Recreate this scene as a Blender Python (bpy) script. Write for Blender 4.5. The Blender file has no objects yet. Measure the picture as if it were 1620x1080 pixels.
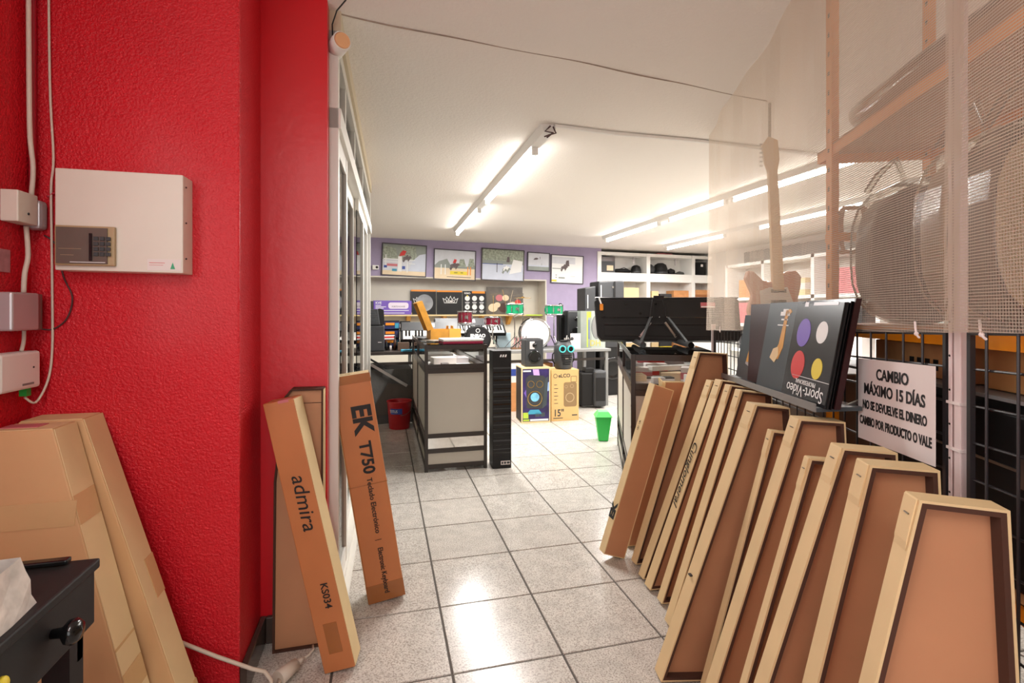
import bpy, math, random
from mathutils import Vector, Matrix
random.seed(7)
S = bpy.context.scene
COL = S.collection

# ------------------------------------------------------------------ camera, world, light, exposure
cam_data = bpy.data.cameras.new('camera')
cam = bpy.data.objects.new('camera', cam_data)
COL.objects.link(cam)
cam_data.sensor_width = 36.0
cam_data.lens = 36.0 * 789.0 / 1620.0
cam_data.shift_y = -46.0 / 1620.0
cam_data.clip_start = 0.02
cam.location = (0, 0, 1.24)
cam.rotation_euler = (math.pi / 2, 0, -0.2515)
S.camera = cam
S.view_settings.view_transform = 'Standard'
S.view_settings.look = 'None'
S.view_settings.gamma = 1.0
S.view_settings.use_curve_mapping = False
S.view_settings.exposure = 0.3
S.cycles.use_denoising = True
S.cycles.max_bounces = 8
S.cycles.transparent_max_bounces = 24
S.cycles.sample_clamp_indirect = 6.0
S.cycles.caustics_reflective = False
S.cycles.caustics_refractive = False

world = bpy.data.worlds.new('world')
S.world = world
world.use_nodes = True
world.node_tree.nodes['Background'].inputs[0].default_value = (0.85, 0.93, 1.0, 1)
world.node_tree.nodes['Background'].inputs[1].default_value = 1.2


def area_light(name, loc, size_x, size_y, power, color=(1, 1, 1), rot=(0, 0, 0)):
    l = bpy.data.lights.new(name, 'AREA')
    l.shape = 'RECTANGLE'
    l.size, l.size_y, l.energy, l.color = size_x, size_y, power, color
    o = bpy.data.objects.new(name, l)
    o.location, o.rotation_euler = loc, rot
    COL.objects.link(o)
    return o


# daylight entering by the shop window behind the camera
area_light('shop_window_daylight', (-0.15, -1.95, 1.45), 1.7, 1.6, 14, (1.0, 0.94, 0.90), (math.pi / 2, 0, 0))
# and by the side window over the desk
area_light('side_window_daylight', (-1.06, 0.2, 1.6), 1.6, 1.1, 13, (1.0, 0.96, 0.93), (math.pi / 2, 0, -math.pi / 2))


LAMP_W = 54.0   # light of one 1.6 m tube


# ------------------------------------------------------------------ colour and material helpers
def lin(c):
    return tuple((v / 255 / 12.92) if v / 255 <= 0.04045 else ((v / 255 + 0.055) / 1.055) ** 2.4 for v in c[:3]) + (1,)


def mat(name, rgb, rough=0.5, metal=0.0, spec=0.5, bump=0.0, scale=60.0, vary=0.0, vscale=6.0, coat=0.0, trans=0.0, emit=0.0, detail=3.0):
    m = bpy.data.materials.new(name)
    m.use_nodes = True
    nt = m.node_tree
    b = nt.nodes['Principled BSDF']
    b.inputs['Base Color'].default_value = lin(rgb)
    b.inputs['Roughness'].default_value = rough
    b.inputs['Metallic'].default_value = metal
    b.inputs['Specular IOR Level'].default_value = spec
    b.inputs['Coat Weight'].default_value = coat
    b.inputs['Coat Roughness'].default_value = 0.22
    b.inputs['Transmission Weight'].default_value = trans
    if emit:
        b.inputs['Emission Color'].default_value = lin(rgb)
        b.inputs['Emission Strength'].default_value = emit
    tc = nt.nodes.new('ShaderNodeTexCoord')
    if bump:
        n = nt.nodes.new('ShaderNodeTexNoise')
        n.inputs['Scale'].default_value = scale
        n.inputs['Detail'].default_value = detail
        nt.links.new(tc.outputs['Object'], n.inputs['Vector'])
        bp = nt.nodes.new('ShaderNodeBump')
        bp.inputs['Strength'].default_value = bump
        bp.inputs['Distance'].default_value = 0.01
        nt.links.new(n.outputs['Fac'], bp.inputs['Height'])
        nt.links.new(bp.outputs['Normal'], b.inputs['Normal'])
    if vary:
        n = nt.nodes.new('ShaderNodeTexNoise')
        n.inputs['Scale'].default_value = vscale
        n.inputs['Detail'].default_value = 4
        nt.links.new(tc.outputs['Object'], n.inputs['Vector'])
        r = nt.nodes.new('ShaderNodeMapRange')
        r.inputs[1].default_value, r.inputs[2].default_value = 0.3, 0.7
        r.inputs[3].default_value, r.inputs[4].default_value = 1 - vary, 1 + vary
        nt.links.new(n.outputs['Fac'], r.inputs[0])
        h = nt.nodes.new('ShaderNodeHueSaturation')
        h.inputs['Color'].default_value = lin(rgb)
        nt.links.new(r.outputs[0], h.inputs['Value'])
        nt.links.new(h.outputs['Color'], b.inputs['Base Color'])
    return m


def glass_mat(name, tint=(0.93, 0.96, 0.94), ior=1.5, rough=0.0):
    m = bpy.data.materials.new(name)
    m.use_nodes = True
    nt = m.node_tree
    nt.nodes.clear()
    out = nt.nodes.new('ShaderNodeOutputMaterial')
    mx = nt.nodes.new('ShaderNodeMixShader')
    fr = nt.nodes.new('ShaderNodeFresnel')
    fr.inputs['IOR'].default_value = ior
    t = nt.nodes.new('ShaderNodeBsdfTransparent')
    t.inputs[0].default_value = tint + (1,)
    g = nt.nodes.new('ShaderNodeBsdfGlossy')
    g.inputs['Roughness'].default_value = rough
    nt.links.new(fr.outputs[0], mx.inputs[0])
    nt.links.new(t.outputs[0], mx.inputs[1])
    nt.links.new(g.outputs[0], mx.inputs[2])
    nt.links.new(mx.outputs[0], out.inputs[0])
    return m


def mesh_sheet_mat(name):
    """woven plastic guard: square holes of a 6 mm pitch between off-white threads"""
    m = bpy.data.materials.new(name)
    m.use_nodes = True
    nt = m.node_tree
    nt.nodes.clear()
    N = nt.nodes.new
    out = N('ShaderNodeOutputMaterial')
    tc = N('ShaderNodeTexCoord')
    sp = N('ShaderNodeSeparateXYZ')
    nt.links.new(tc.outputs['Object'], sp.inputs[0])

    def cell(sock, width):
        a = N('ShaderNodeMath'); a.operation = 'MULTIPLY'; a.inputs[1].default_value = 1 / 0.0062
        f = N('ShaderNodeMath'); f.operation = 'FRACT'
        c = N('ShaderNodeMath'); c.operation = 'LESS_THAN'; c.inputs[1].default_value = width
        nt.links.new(sock, a.inputs[0]); nt.links.new(a.outputs[0], f.inputs[0]); nt.links.new(f.outputs[0], c.inputs[0])
        return c.outputs[0]
    mxm = N('ShaderNodeMath'); mxm.operation = 'MAXIMUM'
    nt.links.new(cell(sp.outputs['X'], 0.22), mxm.inputs[0])
    nt.links.new(cell(sp.outputs['Z'], 0.22), mxm.inputs[1])
    d = N('ShaderNodeBsdfDiffuse'); d.inputs[0].default_value = lin((226, 213, 198))
    tl = N('ShaderNodeBsdfTranslucent'); tl.inputs[0].default_value = lin((226, 213, 198))
    mm = N('ShaderNodeMixShader'); mm.inputs[0].default_value = 0.5
    nt.links.new(d.outputs[0], mm.inputs[1]); nt.links.new(tl.outputs[0], mm.inputs[2])
    tr = N('ShaderNodeBsdfTransparent')
    fin = N('ShaderNodeMixShader')
    nt.links.new(mxm.outputs[0], fin.inputs[0])
    nt.links.new(tr.outputs[0], fin.inputs[1]); nt.links.new(mm.outputs[0], fin.inputs[2])
    nt.links.new(fin.outputs[0], out.inputs[0])
    return m


def tile_mat():
    m = bpy.data.materials.new('speckled_floor_tile')
    m.use_nodes = True
    nt = m.node_tree
    b = nt.nodes['Principled BSDF']
    b.inputs['Roughness'].default_value = 0.2
    b.inputs['Specular IOR Level'].default_value = 0.5
    tc = nt.nodes.new('ShaderNodeTexCoord')
    oi = nt.nodes.new('ShaderNodeObjectInfo')
    add = nt.nodes.new('ShaderNodeVectorMath'); add.operation = 'ADD'
    sc = nt.nodes.new('ShaderNodeMath'); sc.operation = 'MULTIPLY'; sc.inputs[1].default_value = 37.0
    nt.links.new(oi.outputs['Random'], sc.inputs[0])
    nt.links.new(tc.outputs['Object'], add.inputs[0]); nt.links.new(sc.outputs[0], add.inputs[1])
    n1 = nt.nodes.new('ShaderNodeTexNoise'); n1.inputs['Scale'].default_value = 170; n1.inputs['Detail'].default_value = 3
    n2 = nt.nodes.new('ShaderNodeTexNoise'); n2.inputs['Scale'].default_value = 14; n2.inputs['Detail'].default_value = 4
    for n in (n1, n2):
        nt.links.new(add.outputs[0], n.inputs['Vector'])
    r1 = nt.nodes.new('ShaderNodeValToRGB')
    r1.color_ramp.elements[0].position, r1.color_ramp.elements[0].color = 0.34, lin((158, 149, 140))
    r1.color_ramp.elements[1].position, r1.color_ramp.elements[1].color = 0.56, lin((210, 205, 197))
    nt.links.new(n1.outputs['Fac'], r1.inputs[0])
    r2 = nt.nodes.new('ShaderNodeMapRange')
    r2.inputs[1].default_value, r2.inputs[2].default_value, r2.inputs[3].default_value, r2.inputs[4].default_value = 0.35, 0.65, 0.9, 1.06
    nt.links.new(n2.outputs['Fac'], r2.inputs[0])
    h = nt.nodes.new('ShaderNodeHueSaturation')
    nt.links.new(r1.outputs[0], h.inputs['Color']); nt.links.new(r2.outputs[0], h.inputs['Value'])
    nt.links.new(h.outputs[0], b.inputs['Base Color'])
    return m


M = {}
M['red'] = mat('red_textured_wall_paint', (206, 20, 36), 0.5, spec=0.4, bump=0.55, scale=150, detail=1.5, vary=0.05, vscale=3, coat=0.22)
M['red_smooth'] = mat('red_smooth_paint', (208, 22, 34), 0.35, bump=0.1, scale=30)
M['ceiling'] = mat('stippled_ceiling_plaster', (238, 232, 224), 0.8, bump=0.35, scale=70, detail=2)
M['cream'] = mat('cream_wall_paint', (214, 208, 194), 0.7, vary=0.03, bump=0.08)
M['white_wall'] = mat('white_wall_paint', (230, 226, 220), 0.7, bump=0.05)
M['purple'] = mat('purple_wall_paint', (160, 147, 176), 0.6, vary=0.05, bump=0.1)
M['grout'] = mat('dark_floor_grout', (86, 80, 74), 0.8, vary=0.1, vscale=20)
M['tile'] = tile_mat()
M['base_tile'] = mat('dark_glazed_baseboard', (74, 60, 54), 0.2, vary=0.15)
M['alu'] = mat('white_lacquered_aluminium', (225, 222, 214), 0.35, vary=0.02)
M['alu_grey'] = mat('grey_aluminium', (150, 148, 140), 0.35, metal=0.6)
M['glass'] = glass_mat('clear_glass')
M['shopglass'] = glass_mat('case_glass', (0.985, 0.99, 0.985), 1.3)
M['plastic_clear'] = glass_mat('clear_plastic_film', (0.86, 0.85, 0.82), 1.5, 0.15)
M['guard'] = mesh_sheet_mat('woven_plastic_guard')
M['brown'] = mat('brown_corrugated_card', (190, 136, 98), 0.62, vary=0.06, vscale=5, bump=0.05, scale=25)  # printed card; on carton faces the browner tone also carries some shade
M['kraft'] = mat('pale_kraft_card', (222, 196, 148), 0.65, vary=0.05, vscale=7, bump=0.05, scale=25)  # plain card; on carton sides the paler tone also carries light falling there
M['brown_print'] = mat('orange_brown_card', (190, 118, 70), 0.45, vary=0.05, bump=0.05, scale=25)
M['big_card'] = mat('light_brown_card', (210, 166, 118), 0.62, vary=0.05, bump=0.05, scale=20)
M['tape'] = mat('pale_packing_tape', (208, 172, 124), 0.25, vary=0.05)
M['tape_brown'] = mat('brown_packing_tape', (158, 98, 52), 0.2, vary=0.08)
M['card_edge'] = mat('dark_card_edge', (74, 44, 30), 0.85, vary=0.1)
M['black'] = mat('black_matte', (26, 25, 25), 0.55, spec=0.3, vary=0.1)
M['black_gloss'] = mat('black_gloss', (14, 14, 15), 0.15)
M['charcoal'] = mat('charcoal_plastic', (52, 53, 55), 0.5, vary=0.08, bump=0.1, scale=200)
M['dark_grey'] = mat('dark_grey_felt', (84, 83, 80), 0.9, vary=0.15, bump=0.2, scale=80)
M['grey'] = mat('grey_paint', (130, 130, 128), 0.5)
M['frame'] = mat('bronze_black_aluminium', (58, 52, 48), 0.35, metal=0.35, vary=0.05)
M['panel'] = mat('pale_grey_laminate', (186, 180, 168), 0.5, vary=0.02)
M['white'] = mat('white_plastic', (235, 233, 228), 0.4)
M['offwhite'] = mat('aged_white_metal', (226, 217, 204), 0.45, vary=0.02)
M['paper'] = mat('white_paper', (232, 222, 218), 0.7, vary=0.02)
M['ink'] = mat('black_ink', (22, 20, 22), 0.6)
M['print_white'] = mat('white_print', (236, 236, 234), 0.6)
M['wood'] = mat('honey_wood', (206, 146, 56), 0.4, vary=0.12, vscale=18)
M['pale_wood'] = mat('pale_pine', (214, 190, 140), 0.5, vary=0.08)
M['spruce'] = mat('pale_spruce', (226, 196, 150), 0.35, vary=0.06)
M['mahogany'] = mat('dark_mahogany', (66, 40, 30), 0.3, vary=0.12)
M['chrome'] = mat('chrome', (215, 215, 215), 0.15, metal=1.0)
M['steel'] = mat('brushed_steel', (150, 146, 140), 0.3, metal=0.9)
M['mirror'] = mat('mirror_glass', (226, 228, 226), 0.06, metal=1.0)
M['brass'] = mat('cymbal_brass', (212, 170, 92), 0.25, metal=0.9)
M['orange'] = mat('orange_rack_enamel', (250, 156, 8), 0.4, vary=0.05)
M['orange_print'] = mat('orange_print', (240, 146, 34), 0.5)
M['board'] = mat('rack_chipboard', (196, 138, 88), 0.7, vary=0.1, vscale=20)
M['hole'] = mat('dark_hole', (40, 34, 30), 0.8)
M['white_post'] = mat('white_enamel_post', (226, 210, 208), 0.35)
M['wire_black'] = mat('black_coated_wire', (44, 42, 44), 0.35)
M['green'] = mat('green_drum_wrap', (8, 148, 98), 0.3)
M['maroon'] = mat('maroon_drum_wrap', (112, 18, 40), 0.25, vary=0.15, vscale=30)
M['drumhead'] = mat('white_drumhead', (242, 241, 240), 0.4)
M['green_bin'] = mat('green_plastic', (40, 178, 72), 0.4)
M['bucket'] = mat('red_bucket', (176, 20, 30), 0.35)
M['blue'] = mat('blue_print', (44, 70, 150), 0.5)
M['navy'] = mat('navy_plastic', (30, 40, 92), 0.45)
M['violet'] = mat('violet_print', (112, 82, 178), 0.5, vary=0.05)
M['deep_violet'] = mat('deep_violet_print', (44, 30, 84), 0.45, vary=0.6, vscale=9)
M['cyan'] = mat('cyan_ring', (70, 200, 200), 0.4)
M['teal'] = mat('teal_print', (60, 150, 180), 0.5)
M['red_print'] = mat('red_print', (206, 40, 36), 0.5)
M['pink'] = mat('dusky_pink_print', (196, 110, 116), 0.5)
M['yellow'] = mat('yellow_print', (226, 202, 52), 0.5)
M['lime'] = mat('lime_print', (178, 204, 62), 0.5)
M['slate'] = mat('slate_print', (62, 70, 74), 0.35, vary=0.08)
M['grey_green'] = mat('grey_green_print', (140, 147, 140), 0.5, vary=0.1)
M['sky_print'] = mat('pale_sky_print', (206, 208, 214), 0.5, vary=0.06, vscale=9)
M['tree_print'] = mat('foliage_print', (150, 157, 140), 0.5, vary=0.4, vscale=30)
M['sand_print'] = mat('sand_print', (226, 204, 170), 0.5, vary=0.06)
M['snow_print'] = mat('pale_ground_print', (200, 206, 220), 0.5, vary=0.05)
M['horse_print'] = mat('dark_rider_print', (92, 78, 78), 0.5, vary=0.2, vscale=40)
M['lamp_on'] = mat('lit_fluorescent_tube', (255, 250, 244), 0.4, emit=24.0)
M['lens'] = mat('dark_lens', (18, 16, 18), 0.1)
M['smoke'] = mat('smoked_acrylic', (104, 92, 84), 0.15, vary=0.1)
M['tan'] = mat('tan_plastic', (176, 150, 112), 0.4)
M['bag'] = mat('grubby_white_bag', (206, 196, 188), 0.35, vary=0.22, vscale=26, bump=0.5, scale=18)
M['rubber'] = mat('pale_rubber_cable', (216, 202, 186), 0.5)
M['cable_red'] = mat('red_painted_cable', (176, 20, 44), 0.4)
M['cable_dark'] = mat('dark_wire', (70, 40, 40), 0.5)
M['peach'] = mat('peach_plastic', (228, 172, 124), 0.4)
M['silver_plastic'] = mat('silver_plastic', (186, 178, 180), 0.3, metal=0.3)


# ------------------------------------------------------------------ mesh helpers
class MB:
    def __init__(self):
        self.v, self.f = [], []

    def add(self, vs, fs):
        n = len(self.v)
        self.v += [tuple(p) for p in vs]
        self.f += [tuple(i + n for i in f) for f in fs]
        return self

    def box(self, x0, x1, y0, y1, z0, z1):
        return self.hexa([(x0, y0, z0), (x1, y0, z0), (x1, y1, z0), (x0, y1, z0), (x0, y0, z1), (x1, y0, z1), (x1, y1, z1), (x0, y1, z1)])

    def hexa(self, p):
        return self.add(p, [(0, 3, 2, 1), (4, 5, 6, 7), (0, 1, 5, 4), (1, 2, 6, 5), (2, 3, 7, 6), (3, 0, 4, 7)])

    def prism_y(self, poly, y0, y1):
        """polygon in x,z extruded along y"""
        n = len(poly)
        vs = [(x, y0, z) for x, z in poly] + [(x, y1, z) for x, z in poly]
        fs = [tuple(range(n)), tuple(range(2 * n - 1, n - 1, -1))]
        fs += [(i, i + n, (i + 1) % n + n, (i + 1) % n) for i in range(n)]
        return self.add(vs, fs)

    def ring_y(self, outer, inner, y0, y1):
        n = len(outer)
        vs = [(x, y0, z) for x, z in outer] + [(x, y0, z) for x, z in inner] + [(x, y1, z) for x, z in outer] + [(x, y1, z) for x, z in inner]
        fs = []
        for i in range(n):
            j = (i + 1) % n
            fs += [(i, j, n + j, n + i), (2 * n + i, 3 * n + i, 3 * n + j, 2 * n + j), (i, 2 * n + i, 2 * n + j, j), (n + i, n + j, 3 * n + j, 3 * n + i)]
        return self.add(vs, fs)

    def bar(self, p0, p1, w, h=None, up=(0, 0, 1)):
        """rectangular bar between two points"""
        h = h or w
        p0, p1 = Vector(p0), Vector(p1)
        d = (p1 - p0).normalized()
        u = Vector(up)
        if abs(d.dot(u)) > 0.95:
            u = Vector((0, 1, 0))
        s = d.cross(u).normalized()
        u = s.cross(d).normalized()
        s, u = s * w / 2, u * h / 2
        return self.hexa([p0 - s - u, p0 + s - u, p0 + s + u, p0 - s + u, p1 - s - u, p1 + s - u, p1 + s + u, p1 - s + u])

    def cyl(self, p0, p1, r, r2=None, n=16, cap=True):
        r2 = r if r2 is None else r2
        p0, p1 = Vector(p0), Vector(p1)
        d = (p1 - p0).normalized()
        a = d.orthogonal().normalized()
        b = d.cross(a)
        vs = []
        for p, q in ((p0, r), (p1, r2)):
            vs += [p + (a * math.cos(2 * math.pi * i / n) + b * math.sin(2 * math.pi * i / n)) * q for i in range(n)]
        fs = [(i, (i + 1) % n, (i + 1) % n + n, i + n) for i in range(n)]
        if cap:
            fs += [tuple(range(n - 1, -1, -1)), tuple(range(n, 2 * n))]
        return self.add(vs, fs)

    def tube(self, pts, r, n=8):
        pts = [Vector(p) for p in pts]
        rings = []
        prev = None
        for i, p in enumerate(pts):
            d = (pts[min(i + 1, len(pts) - 1)] - pts[max(i - 1, 0)]).normalized()
            a = d.orthogonal().normalized() if prev is None else (prev - d * prev.dot(d)).normalized()
            prev = a
            b = d.cross(a)
            rings.append([p + (a * math.cos(2 * math.pi * k / n) + b * math.sin(2 * math.pi * k / n)) * r for k in range(n)])
        vs = [q for ring in rings for q in ring]
        fs = []
        for i in range(len(pts) - 1):
            fs += [(i * n + k, i * n + (k + 1) % n, (i + 1) * n + (k + 1) % n, (i + 1) * n + k) for k in range(n)]
        fs += [tuple(range(n - 1, -1, -1)), tuple(range((len(pts) - 1) * n, len(pts) * n))]
        return self.add(vs, fs)

    def lathe(self, prof, n=24, base=(0, 0, 0), axis='z', cap=True):
        vs, fs = [], []
        for r, z in prof:
            for k in range(n):
                c, s = r * math.cos(2 * math.pi * k / n), r * math.sin(2 * math.pi * k / n)
                p = (c, s, z) if axis == 'z' else ((c, z, s) if axis == 'y' else (z, c, s))
                vs.append((p[0] + base[0], p[1] + base[1], p[2] + base[2]))
        for i in range(len(prof) - 1):
            fs += [(i * n + k, i * n + (k + 1) % n, (i + 1) * n + (k + 1) % n, (i + 1) * n + k) for k in range(n)]
        if cap and prof[0][0] > .001:
            fs.append(tuple(range(n - 1, -1, -1)))
        if cap and prof[-1][0] > .001:
            fs.append(tuple(range((len(prof) - 1) * n, len(prof) * n)))
        return self.add(vs, fs)

    def ball(self, c, r, n=14, sx=1, sy=1, sz=1):
        m = n // 2
        prof = [(max(1e-4, math.sin(math.pi * i / m)), -math.cos(math.pi * i / m)) for i in range(m + 1)]
        t = MB().lathe(prof, n)
        return self.add([(c[0] + x * r * sx, c[1] + y * r * sy, c[2] + z * r * sz) for x, y, z in t.v], t.f)

    def disc_y(self, cx, cz, r, y, n=24, sx=1.0):
        return self.add([(cx + r * sx * math.cos(2 * math.pi * k / n), y, cz + r * math.sin(2 * math.pi * k / n)) for k in range(n)], [tuple(range(n))])

    def xf(self, mtx):
        self.v = [tuple(mtx @ Vector(p)) for p in self.v]
        return self

    def build(self, name, m, parent=None, smooth=False, bevel=0.0, seg=2):
        me = bpy.data.meshes.new(name)
        me.from_pydata(self.v, [], self.f)
        me.materials.append(m)
        if smooth:
            for p in me.polygons:
                p.use_smooth = len(p.vertices) <= 4
        me.update()
        o = bpy.data.objects.new(name, me)
        COL.objects.link(o)
        if parent is not None:
            o.parent = parent
        if bevel:
            b = o.modifiers.new('bevel', 'BEVEL')
            b.width, b.segments, b.limit_method = bevel, seg, 'ANGLE'
        return o


def tag(o, label, cat, group=None):
    o['label'], o['category'] = label, cat
    if group:
        o['group'] = group
    return o


def thing(name, label, cat, loc=(0, 0, 0), rotz=0.0, group=None):
    o = bpy.data.objects.new(name, None)
    o.empty_display_size = 0.05
    COL.objects.link(o)
    o.location = loc
    o.rotation_euler = (0, 0, rotz)
    return tag(o, label, cat, group)


def struct(name, mb, m, **k):
    o = mb.build(name, m, **k)
    o['kind'] = 'structure'
    return o


def dup(root, loc, rotz, label, group=None):
    def cp(o, parent):
        c = o.copy()
        COL.objects.link(c)
        if parent is not None:
            c.parent = parent
        for ch in o.children:
            cp(ch, c)
        return c
    r = cp(root, None)
    r.location, r.rotation_euler = loc, (0, 0, rotz)
    r['label'] = label
    if group:
        r['group'] = group
    return r


def text(body, size, origin, right, up, parent, m, name='lettering', align='LEFT', shear=0.0, squeeze=1.0, bold=0.0):
    cu = bpy.data.curves.new(name, 'FONT')
    cu.body, cu.size, cu.align_x, cu.align_y, cu.shear = body, size, align, 'CENTER', shear
    cu.extrude, cu.offset, cu.resolution_u = 0.0004, bold, 3
    tmp = bpy.data.objects.new('tmp_text', cu)
    COL.objects.link(tmp)
    me = bpy.data.meshes.new_from_object(tmp.evaluated_get(bpy.context.evaluated_depsgraph_get()))
    bpy.data.objects.remove(tmp)
    r, u = Vector(right).normalized(), Vector(up).normalized()
    n = r.cross(u)
    mt = Matrix.Translation(Vector(origin)) @ Matrix((r, u, n)).transposed().to_4x4() @ Matrix.Diagonal((squeeze, 1, 1, 1))
    me.transform(mt)
    me.name = name
    me.materials.clear()
    me.materials.append(m)
    o = bpy.data.objects.new(name, me)
    COL.objects.link(o)
    o.parent = parent
    return o


def arch(n, r, a0, a1, cx=0, cy=0):
    return [(cx + r * math.cos(a0 + (a1 - a0) * i / n), cy + r * math.sin(a0 + (a1 - a0) * i / n)) for i in range(n + 1)]


def rrect(x0, x1, z0, z1, r, n=4):
    P = []
    for cx, cz, a in ((x1 - r, z0 + r, -math.pi / 2), (x1 - r, z1 - r, 0), (x0 + r, z1 - r, math.pi / 2), (x0 + r, z0 + r, math.pi)):
        P += arch(n, r, a, a + math.pi / 2, cx, cz)
    return P

# ------------------------------------------------------------------ the room
T0X, T0Y, TS = 0.228, 2.108, 0.4013
floor = struct('floor', MB().box(-2.0, 6.7, -2.3, 9.6, -0.06, -0.004), M['grout'])
tile_mb = MB().hexa([(-.1975, -.1975, -.006), (.1975, -.1975, -.006), (.1975, .1975, -.006), (-.1975, .1975, -.006),
                     (-.1955, -.1955, 0), (.1955, -.1955, 0), (.1955, .1955, 0), (-.1955, .1955, 0)])
tile_me = None
far_tiles = MB()
cands = []
for i in range(-6, 17):
    for j in range(-11, 19):
        x, y = T0X + (i + .5) * TS, T0Y + (j + .5) * TS
        if not (-1.95 < x < 6.6 and -2.2 < y < 9.5):
            continue
        r, d = x * .9685 - y * .2489, x * .2489 + y * .9685
        cands.append((d if d > .8 and abs(r) < 1.15 * d + .3 and x > -1.0 else 50 + d, x, y))
cands.sort()
for k, (d, x, y) in enumerate(cands):
    if k < 290:
        if tile_me is None:
            o = tile_mb.build('tile', M['tile'], floor)
            tile_me = o.data
        else:
            o = bpy.data.objects.new('tile', tile_me)
            COL.objects.link(o)
            o.parent = floor
        o.location = (x, y, random.uniform(-.0004, .0004))
    else:
        far_tiles.add([(p[0] + x, p[1] + y, p[2]) for p in tile_mb.v], tile_mb.f)
o = far_tiles.build('tile_field', M['tile'], floor)
o['kind'] = 'stuff'

struct('ceiling', MB().box(-2.0, 6.7, -2.3, 9.6, 2.45, 2.52), M['ceiling'])
struct('wall_left', MB().box(-1.1, -1.003, -2.3, -.62, 0, 2.45).box(-1.1, -1.003, 1.02, 1.77, 0, 2.45).box(-1.1, -1.003, -.62, 1.02, 0, 1.03).box(-1.1, -1.003, -.62, 1.02, 2.17, 2.45), M['red'])
win3 = struct('window_3', MB().box(-1.09, -1.03, -.62, 1.02, 1.03, 1.07).box(-1.09, -1.03, -.62, 1.02, 2.13, 2.17).box(-1.09, -1.03, -.62, -.58, 1.07, 2.13).box(-1.09, -1.03, .98, 1.02, 1.07, 2.13).box(-1.09, -1.03, .18, .22, 1.07, 2.13), M['alu'])
MB().box(-1.083, -1.077, -.58, .18, 1.07, 2.13).build('pane', M['glass'], win3)
MB().box(-1.083, -1.077, .22, .98, 1.07, 2.13).build('pane', M['glass'], win3)
col = MB().box(-1.1, -0.4485, 1.77, 2.20, 0, 2.45)
struct('wall_column', col, M['red'], bevel=0.006)
struct('wall_return', MB().box(-0.4485, -0.212, 2.05, 2.20, 0, 2.45), M['red_smooth'])
struct('baseboard_column', MB().box(-0.4485, -0.428, 1.765, 2.05, 0, 0.1), M['base_tile'], bevel=0.004)
struct('baseboard_return', MB().box(-0.428, -0.212, 2.032, 2.05, 0, 0.1), M['base_tile'], bevel=0.004)
struct('wall_far_left', MB().box(-2.0, -1.9, 2.1, 9.6, 0, 2.45), M['cream'])
struct('wall_right', MB().box(6.55, 6.7, -2.3, 9.6, 0, 2.45), M['white_wall'])
wf = MB()
wf.box(-1.1, 6.7, -2.3, -2.2, 2.3, 2.45).box(-1.1, 6.7, -2.3, -2.2, 0, 0.35)
wf.box(-1.1, -1.0, -2.3, -2.2, 0.35, 2.3).box(0.85, 6.7, -2.3, -2.2, 0.35, 2.3)
struct('wall_front', wf, M['white_wall'])

BROT = math.atan(0.085)


def bw(s, off=0.0, z=0.0):
    """a point s metres along the back wall, off metres in front of it"""
    return (s * .9964 + off * .0847, 8.38 + s * .0847 - off * .9964, z)


def back(mb):
    return mb.xf(Matrix.Translation((0, 8.38, 0)) @ Matrix.Rotation(BROT, 4, 'Z'))


struct('wall_back', back(MB().box(-2.1, 2.87, 0, 0.45, 1.83, 2.45).box(2.87, 4.0, 0, 0.45, 0, 2.45)), M['purple'])
struct('wall_alcove', back(MB().box(-2.1, 2.87, 0.35, 0.45, 0, 1.83)), M['cream'])
struct('wall_alcove_side', back(MB().box(2.85, 2.872, -0.002, 0.35, 0, 1.83)), M['cream'])
struct('wall_shelf_back', back(MB().box(4.0, 7.0, 0.42, 0.5, 0, 2.45)), M['white_wall'])
struct('trim_1', back(MB().box(-2.1, 2.87, -0.006, 0.03, 1.81, 1.832)), M['cream'])

# joint between the two ceiling panels, hanging a little open
mb = MB()
pts = [(-0.18 + 2.3 * t, 2.13 + .27 * t + .006 * math.sin(9 * t) + .004 * math.sin(23 * t), 2.449 - .002 * math.sin(13 * t)) for t in [i / 40 for i in range(41)]]
struct('trim_2', mb.tube(pts, 0.0032, 6), mat('ceiling_joint_gap', (164, 146, 132), 0.9, vary=0.2, vscale=14))
# surface conduit from the nearest lamp along the ceiling
struct('trim_3', MB().tube([(1.06, 3.03, 2.437), (1.5, 3.06, 2.435), (2.1, 3.05, 2.437), (3.4, 3.1, 2.437)], 0.013, 8), M['white'])
# red post closing the glazed partition
struct('trim_4', MB().box(-0.165, -0.13, 4.905, 4.94, 0, 2.3), mat('red_orange_post', (214, 84, 48), 0.5))

# glazed sliding partition (window_1)
PROT = math.atan2(2.79, 0.055)
win = struct('window_1', MB().box(0, 2.79, -.035, .035, 0, .05).box(0, 2.79, -.045, .045, 1.98, 2.06).box(0, 2.79, -.03, .03, 2.31, 2.37)
             .box(0, .045, -.035, .035, 0, 2.37).box(2.745, 2.79, -.035, .035, 0, 2.37), M['alu'])
win.location, win.rotation_euler = (-0.212, 2.115, 0), (0, 0, PROT)
win['label'] = 'white aluminium sliding glass partition beside the red wall'
MB().box(0, 2.79, -.045, .03, 2.37, 2.45).build('head_batten', mat('cream_batten', (206, 192, 164), 0.6), win)
for x0, x1, z0, z1, y in ((.40, .445, 2.06, 2.31, 0), (.98, 1.025, 2.06, 2.31, 0), (1.75, 1.795, 2.06, 2.31, 0)):
    MB().box(x0, x1, y - .025, y + .025, z0, z1).build('transom_post', M['alu'], win)
for x0, x1, y in ((.40, .46, -.016), (.62, .70, .016), (1.22, 1.28, .016), (1.74, 1.81, -.016), (2.28, 2.33, -.016)):
    MB().box(x0, x1, y - .014, y + .014, .05, 1.98).build('sash_stile', M['alu'], win)
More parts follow.
